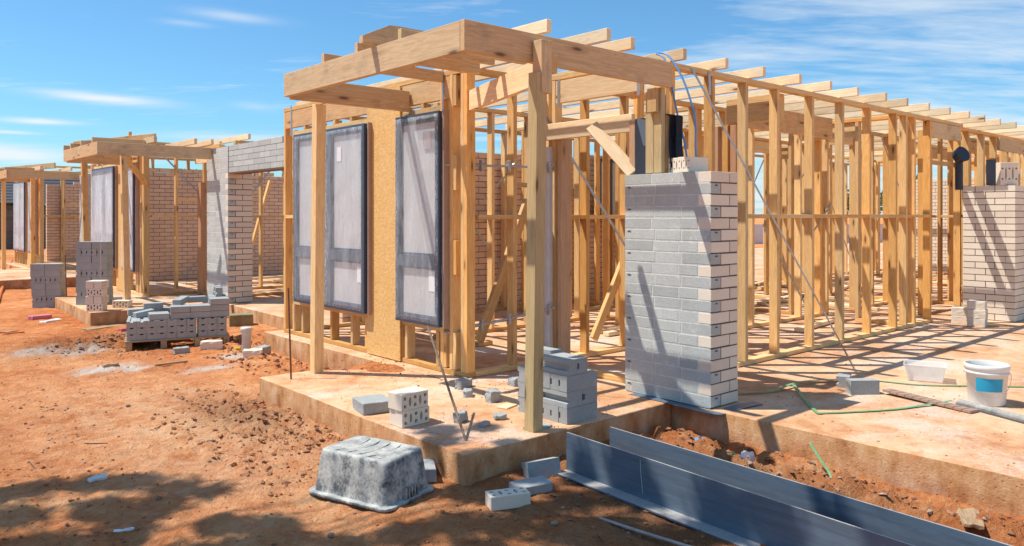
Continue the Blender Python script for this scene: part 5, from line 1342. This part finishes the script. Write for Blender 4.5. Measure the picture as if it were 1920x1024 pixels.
random.seed(21)
for n_, (px, py, kind) in enumerate(((90, 770, 0), (330, 730, 1), (470, 800, 2), (560, 770, 0), (620, 1000, 1), (180, 830, 2), (395, 830, 1), (520, 880, 0), (60, 870, 2), (300, 800, 2), (1040, 985, 1), (1120, 1005, 2), (430, 720, 2), (240, 760, 1))):
    g = G(px, py, -.2); z = gz(g[0], g[1]); a = random.uniform(0, 3.1)
    nm, lb, d, mt = (('wood_sliver', 'dry wood sliver', (.12, .012, .006), W_OLD), ('stone', 'small pale stone', (.035, .028, .018), RUBBLE), ('twig', 'thin dark twig', (.16, .006, .005), BARK))[kind]
    put(nm, worn_block(*d, mt, n_+90, .01), g[0], g[1], z, a, label='%s, %s' % (lb, ['far left of the tub', 'left of the porch slab end', 'midway to the porch slab', 'close beside the porch slab side', 'just left of the tub at the bottom', 'above the tree shade at left', 'in the pale middle of the yard', 'in front of the porch slab, left of the tub', 'at the left edge above the shade', 'in the open dirt left of centre', 'below the perforated ground brick', 'beside the thin metal strip', 'below the pale lime patch', 'in the worn track at left'][n_]), cat='litter' if kind != 1 else 'stone')
random.seed(5)
# -- timber lying about on the slab inside the frames
for n_ in range(30):
    x, y = random.uniform(6.5, 19), random.uniform(4.4, 8.3); a = random.choice((0.05, 1.5, 0.3))+J(.3); l = random.uniform(.8, 2.6)
    if x < 8 and y < 6: continue
    o = board('timber_offcut', (x, y, .03), (x+l*math.cos(a), min(8.6, y+l*math.sin(a)), .03+.01*random.random()), (0, 0, 1), .045, .09, W_JOIST)
    tag(o, 'loose pine length lying on the slab inside the nearest house frame', 'offcut', 'loose pine lengths inside the nearest frame')
for n_ in range(16):
    x, y = random.uniform(5.6, 12), random.uniform(9.6, 12.0); l = random.uniform(1.0, 3)
    o = board('timber_offcut', (x, y, .03+.05*(n_ % 3)), (x+l, y+J(.8), .03+.05*(n_ % 3)), (0, 0, 1), .045, .09, W_JOIST)
    tag(o, 'loose pine length lying in the second garage opening', 'offcut', 'loose pine lengths in the second garage')
for n_ in range(16):
    x, y = random.uniform(5.2, 9.5), random.uniform(13.4, 17.2); l = random.uniform(1.0, 3)
    o = board('timber_offcut', (x, y, .03+.05*(n_ % 3)), (x+l, y+J(.8), .03+.05*(n_ % 3)), (0, 0, 1), .045, .09, W_JOIST)
    tag(o, 'loose pine length lying on the slab inside the middle house frame', 'offcut', 'loose pine lengths inside the middle frame')
put('timber_block', worn_block(.2, .09, .045, W_STUD, 77), *G(1123, 625)[:2], .002, 0, label='short wood block on the slab at the foot of the second brace', cat='offcut')
put('timber_block', worn_block(.2, .09, .045, W_STUD, 78), *G(906, 648)[:2], .002, 0, label='short wood block on the slab at the foot of the first brace', cat='offcut')
c = G(1443, 555); root = thing('paint_tin', 'small white and yellow tin standing far inside the nearest frame', 'tin', (c[0], c[1], 0))
bm = bmesh.new(); lathe(bm, [(.0, .002), (.08, .002), (.08, .15), (.0, .151)], 20); obj('tin_body', bm, YEL, root, WM[root.name], True)
bm = bmesh.new(); lathe(bm, [(.0, .152), (.083, .152), (.083, .24), (.0, .241)], 20); obj('tin_top', bm, WHITEP, root, WM[root.name], True)

# -- rubble: stones and crumbs too many to count
def rubble(regions, mat, name, seed):
    random.seed(seed); vs_, fs_ = [], []
    base = [Vector(p) for p in ((0, 0, 1), (.9, 0, .1), (0, .9, -.1), (-.9, .1, 0), (.1, -.9, 0), (0, .1, -.8))]
    tri = ((0, 1, 2), (0, 2, 3), (0, 3, 4), (0, 4, 1), (5, 2, 1), (5, 3, 2), (5, 4, 3), (5, 1, 4))
    for (x0, x1, y0, y1, n, s0, s1, z) in regions:
        for _ in range(n):
            x, y = random.uniform(x0, x1), random.uniform(y0, y1); s = s0*(s1/s0)**(random.random()**2.2)
            zz = gz(x, y) if z is None else z
            rm = Matrix.Rotation(random.random()*6.3, 3, 'Z') @ Matrix.Rotation(random.random()*6.3, 3, 'X')
            k = len(vs_); sc = (random.uniform(.7, 1.4), random.uniform(.6, 1.2), random.uniform(.4, .8))
            for p in base:
                q_ = rm @ Vector((p.x*sc[0]*random.uniform(.75, 1.2), p.y*sc[1], p.z*random.uniform(.7, 1.2)))*s; vs_.append((x+q_.x, y+q_.y, zz+q_.z*sc[2]+s*.25))
            fs_ += [tuple(k+i for i in t_) for t_ in tri]
    me = bpy.data.meshes.new(name); me.from_pydata(vs_, [], fs_); me.materials.append(mat)
    return obj(name, me, None)
RUBE = flat('clods', (0.40, 0.18, 0.09), .97, 0, 9, .5, bs=.5)
tag(rubble([(.3, 3.4, .8, 12, 2400, .003, .016, None), (.3, 1.5, 2.8, 8.5, 700, .004, .022, None), (1.9, 2.9, 4.2, 6.6, 900, .004, .03, None), (2.4, 3.6, 2.0, 3.5, 500, .004, .022, None), (3.9, 4.75, -.5, 3.5, 900, .008, .04, None), (2.3, 2.8, 4.8, 7.2, 450, .006, .035, None), (3.2, 3.95, 6.6, 9, 350, .008, .04, None), (2.0, 3.0, 10.2, 11.2, 260, .01, .05, None), (3.5, 4.6, 8.8, 10, 260, .01, .05, None), (2.85, 4.7, 3.65, 6.3, 420, .002, .008, 0), (3.5, 4.1, 5.2, 6.8, 120, .004, .02, 0.0), (4.85, 8.5, -.8, 3.9, 900, .002, .009, 0), (5, 12, 4.1, 8.6, 500, .003, .012, 0), (3.9, 4.2, 5.0, 8.8, 120, .003, .01, 0)], RUBE, 'dirt_clods', 5), 'red dirt clods and crumbs scattered over the yard', 'dirt', kind='stuff')
tag(rubble([(2.85, 4.7, 3.65, 5.2, 130, .003, .010, 0), (4.85, 8, -.5, 3.9, 320, .003, .012, 0), (3.98, 4.6, 4.6, 5.2, 40, .004, .012, 0), (5, 12, 4.1, 8.6, 260, .004, .016, 0),
            (.3, 3.6, 1, 12, 700, .003, .018, None), (3.95, 4.7, .5, 3.5, 220, .006, .035, None), (2.2, 3.4, 9.0, 11, 120, .01, .035, None)], RUBBLE, 'stone_chips', 6), 'pale stone chips and mortar crumbs on slab and yard', 'gravel', kind='stuff')
random.seed(5)

# ------------------------------------------------------------------ far surroundings
def tree(x, y, h, r, label, name='tree', n=2600, leaf=0.16, trunk_h=None, group=None, z0=-.2, cols=(0.12, 0.19, 0.06), clumps=None, squash=.75, mat=None, thin=1.0):
    root = thing(name, label, 'tree', (x, y, z0), group=group); th = trunk_h or h*.45
    bm = bmesh.new(); tube_bm(bm, [(x, y, z0-.1), (x+.05*h*J(1), y, z0+th*.5), (x, y+.04*h, z0+th)], [h*.035, h*.027, h*.018], 10)
    cs = clumps or [(x+r*J(1.5), y+r*J(1.5), z0+th+(h-th)*random.uniform(.1, .85), r*random.uniform(.35, .6)) for _ in range(11)]
    for (a, b, c, d) in cs: tube_bm(bm, [(x, y+.04*h, z0+th*.92), ((x+a)/2+J(.3), (y+b)/2+J(.3), (z0+th+c)/2+.1), (a, b, c)], [h*.014*thin, h*.009*thin, h*.003*thin], 6)
    obj('trunk', bm, BARK, root, smooth=True)
    per = n//len(cs); V, F, tn = [], [], []
    for (a, b, c, d) in cs:
        for _ in range(per):
            u = Vector((random.gauss(0, 1), random.gauss(0, 1), random.gauss(0, 1))).normalized()*d*(random.random()**.45 if thin == 1.0 else abs(random.gauss(0, .62))+.05)
            p = Vector((a, b, c))+Vector((u.x, u.y, u.z*squash)); s = leaf*random.uniform(.5, 1.3)
            e1 = Vector((random.gauss(0, 1), random.gauss(0, 1), random.gauss(0, .6))).normalized()*s
            e2 = e1.cross(Vector((random.gauss(0, 1), random.gauss(0, 1), random.gauss(0, 1)))).normalized()*s*.38
            k = len(V); V += [p-e1, p-e2*.9, p+e1, p+e2*.9]; F.append((k, k+1, k+2, k+3)); tn.append(random.random())
    me = bpy.data.meshes.new('crown'); me.from_pydata([tuple(v) for v in V], [], F); me.materials.append(mat or LEAF); tone_attr(me, tn)
    obj('crown', me, None, root)
FARLEAF = leafmat('far_leaf', (0.16, 0.22, 0.08), (0.07, 0.11, 0.04))
def far_pt(px, d): l = (px-CX)/FPX*d; return (d*FW[0]+l*RT[0], d*FW[1]+l*RT[1])
for n_, (px, d, h, r_) in enumerate(((1300, 90, 3.6, 2.6), (1620, 80, 3.8, 2.6), (1722, 56, 3.6, 2.0), (1752, 50, 4.4, 2.2), (1850, 62, 4.0, 3.0), (1960, 66, 4.4, 3.2))):
    p = far_pt(px, d); tree(p[0], p[1], h, r_, 'green bushy tree on the far skyline seen through the frames, %s from the left' % ORD[n_], n=1800, leaf=.34, trunk_h=1.2, group='trees on the far skyline', mat=FARLEAF)
p = far_pt(8, 50); tree(p[0], p[1], 4.2, 2.6, 'leafy tree peeking over the charcoal roof at the left edge', n=2600, leaf=.30, trunk_h=1.6, mat=FARLEAF)
p = far_pt(300, 60); tree(p[0], p[1], 5.0, 3.0, 'tree top just above the salmon wall of the middle frame', n=2000, leaf=.34, trunk_h=1.6, mat=FARLEAF)
# neighbour house at the far left
c0 = far_pt(-60, 36); c1 = far_pt(150, 38)
root = thing('neighbour_house', 'dark brick house with a charcoal tiled roof beyond the farthest frame', 'house', (c0[0], c0[1], -.2))
m, l = frame((c0[0], c0[1], -.2), (c1[0], c1[1], -.2), (-c0[1]+c1[1], c0[0]-c1[0], 0))
bm = bmesh.new(); tones = []
for c in range(24):
    u = -0.115*(c % 2)
    while u < l:
        box(bm, max(0, u)+.006, u+.224, -.05, .05, c*.086+.005, (c+1)*.086-.005); tones += [random.random()]*6; u += .236
box(bm, 0, l, -.042, 6, 0, 24*.086); tones += [.5]*6
me = mesh_from(bm, 'wall', B_DARK); tone_attr(me, tones); M2 = m if abs(m[2][2]) > .5 and m[2][2] > 0 else m @ Matrix.Rotation(math.pi, 4, 'X')
obj('wall', me, None, root, M2)
bm = bmesh.new(); ov = .4
for k in range(9):
    a = k/9; b_ = (k+1)/9; y0_, y1_ = -ov+a*3.2, -ov+b_*3.2; z0_, z1_ = 2.15+a*1.35, 2.15+b_*1.35
    v = [bm.verts.new(p) for p in ((-ov, y0_, z0_+.05), (l+ov, y0_, z0_+.05), (l+ov, y1_, z1_+.02), (-ov, y1_, z1_+.02), (-ov, y0_, z0_), (l+ov, y0_, z0_), (l+ov, y1_, z1_-.02), (-ov, y1_, z1_-.02))]
    for q_ in ((0, 1, 2, 3), (7, 6, 5, 4), (0, 4, 5, 1), (1, 5, 6, 2), (2, 6, 7, 3), (3, 7, 4, 0)): bm.faces.new([v[i] for i in q_])
obj('roof', bm, ROOFT, root, M2)
# white rendered boundary wall seen through the frames on the right
c0 = far_pt(1400, 44); c1 = far_pt(2150, 52); m, l = frame((c0[0], c0[1], -.2), (c1[0], c1[1], -.2), (-(c1[1]-c0[1]), c1[0]-c0[0], 0))
root = thing('boundary_wall', 'pale rendered boundary wall far behind the nearest frame', 'wall', (c0[0], c0[1], -.2))
bm = bmesh.new(); box(bm, 0, l, -.1, .1, 0, 1.1); obj('wall', bm, RENDERW, root, m)
bm = bmesh.new()
for k in range(int(l/2.4)+1): box(bm, k*2.4-.15, k*2.4+.15, -.14, .14, 0, 1.35)
obj('wall_pillar', bm, RENDERW, root, m)
# ------------------------------------------------------------------ the gum tree whose crown shades the foreground
shade = []
for px, py, r_ in ((20, 925, .17), (90, 912, .15), (170, 902, .15), (250, 905, .14), (330, 915, .13), (400, 925, .08), (40, 965, .12), (190, 950, .14), (255, 965, .17), (300, 945, .12), (230, 1000, .10), (60, 1012, .16), (140, 1018, .14),
        (410, 985, .09), (500, 985, .13), (525, 1015, .15), (440, 1030, .12), (345, 1035, .12), (640, 1015, .10), (760, 1000, .12), (860, 985, .14), (880, 925, .12), (950, 985, .10), (1000, 960, .13), (1060, 1000, .16), (1080, 940, .12), (1150, 985, .16),
        (1180, 1030, .2), (1250, 1010, .16), (900, 1030, .12), (1090, 900, .08), (945, 940, .08), (1010, 915, .07), (985, 890, .06), (1200, 940, .12), (1320, 1000, .12), (1480, 1035, .12), (20, 1060, .3), (300, 1080, .2), (600, 1075, .2), (900, 1085, .3), (1200, 1080, .3)):
    g = G(px, py, -.2); shade.append((g[0], g[1], r_))
shade += [(2.95, 3.85, .09), (3.1, 4.05, .10), (3.0, 3.45, .09), (3.35, 3.9, .07), (3.42, 2.9, .12), (3.4, 2.2, .12), (3.65, 1.75, .12), (3.5, 1.3, .12), (2.45, 4.4, .05)]
cl_ = []
for (x, y, r_) in shade:
    h = random.uniform(4.6, 6.0); k = (h-(-.2)) ; cl_.append((x-.40*k, y+.36*k, h, r_))
tree(-5.4, 6.2, 7.5, 3, 'gum tree standing left of the camera with leafy branches overhanging the yard', name='gum_tree', n=60000, leaf=.05, thin=.18, trunk_h=4.2, clumps=cl_, squash=.8)
